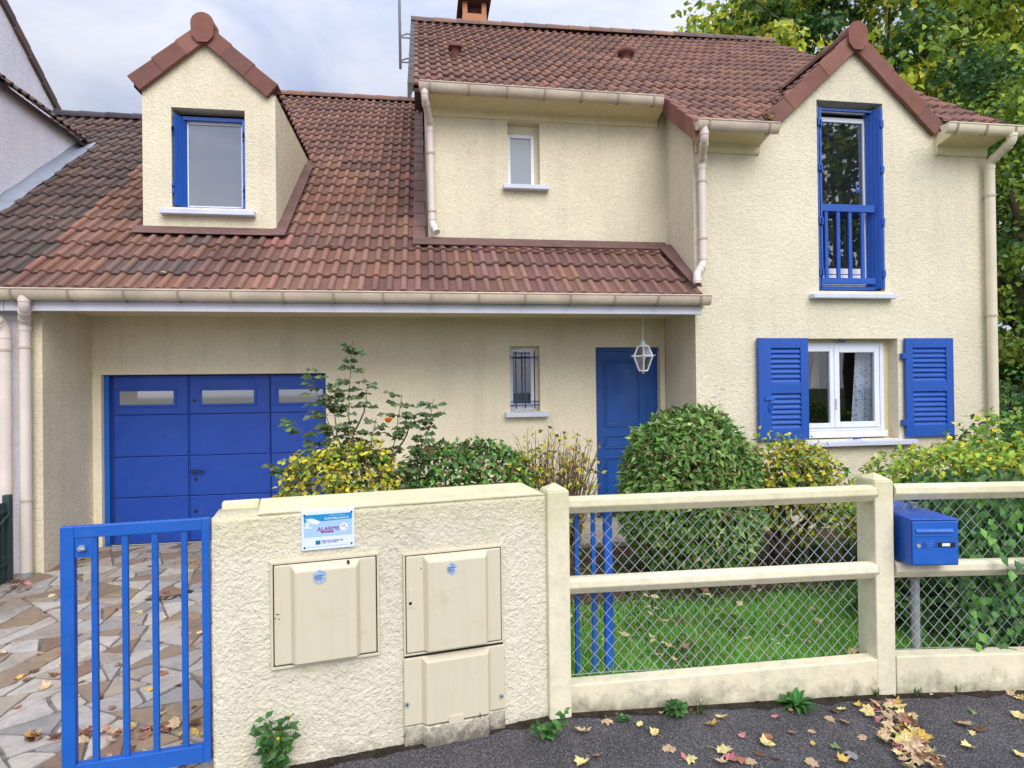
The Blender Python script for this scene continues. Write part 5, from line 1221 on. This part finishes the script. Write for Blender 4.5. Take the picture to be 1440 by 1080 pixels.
for i in range(76):
    px = ru(90, 300); p = onz(px, ru(985, 1085) if px < 200 else ru(1015, 1085), -.18); col = random.choice(['rust', 'tan', 'brown', 'pink', 'rust', 'tan', 'yellow'])
    fall(p.x, min(p.y, 3.6), -.172 + ru(0, .03), col, ru(.6, 1), lab(col, 'piled at the foot of the blue gate'), 'leaves piled under the blue gate', .5)
for i in range(52):
    px = ru(0, 300); py = ru(790, 1000); p = onz(px, py, -.15); 
    if p.x < -3.7 and p.y > 6.6: continue
    col = random.choice(['rust', 'tan', 'pale yellow', 'yellow', 'brown', 'tan']); fall(p.x, p.y, -.19 + (p.y - 2.7) * .0135 + .008, col, ru(.5, 1.0), lab(col, 'lying on the stone paving of the driveway'), 'leaves on the driveway', .3)
for i in range(9):
    p = onz(ru(5, 40), ru(815, 835), -.14); fall(p.x, p.y, -.125 + ru(0, .04), random.choice(['rust', 'pink', 'brown']), .9, 'reddish fallen leaf in the corner by the green fence and downpipe', 'leaves in the driveway corner', .5)
for i in range(64):
    x = ru(.8, 3.0); y = ru(3.5, 4.9); col = random.choice(['tan', 'pale yellow', 'tan', 'brown', 'pale yellow', 'rust']); fall(x, y, -.04 + ru(-.01, .02), col, ru(.5, 1.1), lab(col, 'resting on the lawn behind the wire mesh'), 'leaves on the lawn', .5)
for px, py, col in ((300, 352, 'yellow'), (465, 346, 'yellow'), (540, 358, 'yellow'), (75, 308, 'pale yellow'), (68, 316, 'pale yellow'), (38, 283, 'tan'), (715, 370, 'yellow'), (230, 385, 'pale yellow'), (118, 345, 'pale yellow'), (900, 372, 'pale yellow')):
    p = pix(px, py, (0, -.775, 1), ZA + .075 - .775 * EA); fall(p.x, p.y, p.z + .015, col, .9, lab(col, 'stuck on the lower tiled roof'), 'leaves on the lower roof', .5)
for i in range(9):
    t = rnd(); p = V((4.02 + .33 * t + ru(-.03, .03), 6.52 + .5 * t, 4.68 + .38 * t + .06)); fall(p.x, p.y, p.z, random.choice(['yellow', 'tan']), .8, 'yellowish fallen leaf caught in the roof valley left of the gable', 'leaves in the roof valley', .6)

# ------------------------------------------------------------------ trees and far things
def tree(name, label, base, c, rad, ncl, per, L, pals, sp=.55, trunk_r=.22, limbs=22, lowcut=-1, seed=1):
    base = V(base); c = V(c); root = thing(name, label, 'tree', base); cl = []
    while len(cl) < ncl:
        d = rvec(); r = ru(.35, 1) ** .6; f = 1 + .22 * noise.noise(d * 2.2 + V((seed, 0, 0)))
        p = c + V((d.x * rad[0], d.y * rad[1], d.z * rad[2])) * r * f
        if p.z < base.z + .5: continue
        cl.append((p, d))
    q = MB()
    for p, d in cl:
        g = ru(.7, 1.2); pal = random.choice(pals); out = ru(.6, 1.3)
        for k in range(per):
            o = rvec() * sp * (rnd() ** .5) * out; o.z *= .6; lp = p + o
            q.leaf(lp, (rvec() * .8 + V((0, 0, -.5)) + d * .2).normalized(), (V((0, 0, .8)) + d * .4 + rvec() * .7).normalized(), L * ru(.6, 1.2), L * ru(.55, .95), pick(pal, .7 * g, 1.2 * g), .2, .2)
    q.build('crown', m_leaf, root); q = MB()
    top = V((c.x, c.y, c.z + rad[2] * .3)); ax = [base.lerp(top, k / 8) + rvec() * trunk_r * .5 * (k > 0) for k in range(9)]
    q.tube(ax, [trunk_r * (1 - .085 * k) for k in range(9)], 10)
    for i in range(limbs):
        p, d = random.choice(cl); s = ax[random.randint(3, 7)]; w = rvec() * .3; pts = [s.lerp(p, k / 6) + w * sin(k * .9) + V((0, 0, .25 * sin(pi * k / 6))) for k in range(7)]
        q.tube(pts, [trunk_r * .32 * (1 - k / 7) + .012 for k in range(7)], 6)
    q.build('trunk', m_bark, root, smooth=True)
T_Y = [lin(189, 202, 74), lin(215, 218, 76), lin(162, 187, 68), lin(235, 226, 88)]; T_G = [lin(136, 161, 64), lin(113, 143, 58), lin(161, 179, 68)]; T_D = [lin(58, 96, 51), lin(74, 111, 58), lin(84, 119, 63)]
tree('maple_tree', 'large yellow-green maple rising behind the right roof and gable', (14.5, 17.5, -.3), (14.6, 17.5, 10.2), (7.4, 4.5, 6.8), 620, 90, .25, [T_Y, T_G, T_Y, T_G, T_D], .9, .35, 46, seed=3)
tree('broadleaf_tree', 'smaller green tree just above the ridge, left of the big maple', (10.6, 21, -.3), (10.2, 19.5, 9.8), (2.5, 2.2, 4.6), 110, 85, .22, [T_G, T_D, T_Y], .8, .22, 14, seed=8)
tree('conifer', 'dark green dense tree close to the right corner of the house', (12.4, 11.2, -.3), (12.4, 11.2, 4.4), (2.4, 2.2, 4.6), 300, 80, .15, [T_D, T_G, T_G], .65, .2, 16, seed=5)
bush('shrub', 'dark green bush behind the wire fence at the right edge', 'shrub', (9.6, 8.9, .7), (1.3, .9, 1.1), 1600, .12, .07, [G_DARK, G_MID], lump=.2)
tree('street_tree', 'leafy tree across the street mirrored in the tall upper window', (13.2, -3.4, -.2), (13.2, -3.4, 7.6), (2.7, 2.4, 4.0), 80, 50, .24, [T_G, T_D], .8, .2, 14, seed=11)
# wire fence at the right side of the house
WF = thing('wire_fence', 'grey-green wire panel fence beside the right corner of the house', 'fence', (8.2, 7.6, -.2)); q = MB()
for i in range(32): x = 7.25 + i * .055; q.tube([(x, 7.6, -.1), (x, 7.6, 1.62)], .0035, 4)
for z in (.1, .5, .9, 1.3, 1.55): q.tube([(7.2, 7.597, z), (9.0, 7.597, z)], .004, 4)
q.build('wire_panel', m_green_fence, WF)
for x in (7.22, 8.95): q = MB(); q.box(x - .025, x + .025, 7.61, 7.65, -.2, 1.68); q.build('post', m_green_fence, WF)

# ------------------------------------------------------------------ light
W = bpy.data.worlds.new('World'); S.world = W; W.use_nodes = True; t = W.node_tree; N_ = t.nodes; N_.clear()
SUN_EL, SUN_AZ = R(40), R(168)            # azimuth measured from +Y clockwise: behind the viewer, a little to the right
sky = N_.new('ShaderNodeTexSky'); sky.sky_type = 'NISHITA'; sky.sun_disc = False; sky.sun_elevation = SUN_EL; sky.sun_rotation = SUN_AZ; sky.air_density = 1.3; sky.dust_density = 2.5
tc = N_.new('ShaderNodeTexCoord'); mp = N_.new('ShaderNodeMapping'); mp.inputs['Scale'].default_value = (1, 1, 2.2); t.links.new(tc.outputs['Generated'], mp.inputs[0])
nz = N_.new('ShaderNodeTexNoise'); nz.inputs['Scale'].default_value = 2.6; nz.inputs['Detail'].default_value = 7; nz.inputs['Roughness'].default_value = .56; nz.inputs['Distortion'].default_value = .4; t.links.new(mp.outputs[0], nz.inputs['Vector'])
rp = N_.new('ShaderNodeValToRGB'); t.links.new(nz.outputs['Fac'], rp.inputs[0]); e = rp.color_ramp.elements
e[0].position = .36; e[0].color = (*lin(180, 192, 226), 1); e[1].position = .62; e[1].color = (*lin(233, 236, 247), 1)
sx = N_.new('ShaderNodeSeparateXYZ'); t.links.new(tc.outputs['Generated'], sx.inputs[0])
mr = N_.new('ShaderNodeMapRange'); t.links.new(sx.outputs['Z'], mr.inputs[0]); mr.inputs[1].default_value = .35; mr.inputs[2].default_value = 1; mr.inputs[3].default_value = .98; mr.inputs[4].default_value = 2.3
mr2 = N_.new('ShaderNodeMapRange'); t.links.new(sx.outputs['Y'], mr2.inputs[0]); mr2.inputs[1].default_value = .1; mr2.inputs[2].default_value = -.8; mr2.inputs[3].default_value = 1; mr2.inputs[4].default_value = 1.95   # brighter cloud on the sun's side
mu = N_.new('ShaderNodeMath'); mu.operation = 'MULTIPLY'; t.links.new(mr.outputs[0], mu.inputs[0]); t.links.new(mr2.outputs[0], mu.inputs[1])
b1 = N_.new('ShaderNodeBackground'); t.links.new(sky.outputs[0], b1.inputs[0]); b1.inputs[1].default_value = .10
b2 = N_.new('ShaderNodeBackground'); t.links.new(rp.outputs[0], b2.inputs[0]); t.links.new(mu.outputs[0], b2.inputs[1])
mx = N_.new('ShaderNodeMixShader'); mx.inputs[0].default_value = .86; t.links.new(b1.outputs[0], mx.inputs[1]); t.links.new(b2.outputs[0], mx.inputs[2])
ow = N_.new('ShaderNodeOutputWorld'); t.links.new(mx.outputs[0], ow.inputs[0])
sl = bpy.data.lights.new('sun', 'SUN'); sl.energy = 2.1; sl.angle = R(40); sl.color = (1, .965, .90); so = bpy.data.objects.new('sun', sl); COL.objects.link(so)
d = V((sin(SUN_AZ) * cos(SUN_EL), cos(SUN_AZ) * cos(SUN_EL), sin(SUN_EL))); so.rotation_euler = d.to_track_quat('Z', 'Y').to_euler(); so.location = (3, -6, 12)
S.cycles.max_bounces = 6; S.cycles.diffuse_bounces = 3; S.cycles.glossy_bounces = 3; S.cycles.transparent_max_bounces = 12
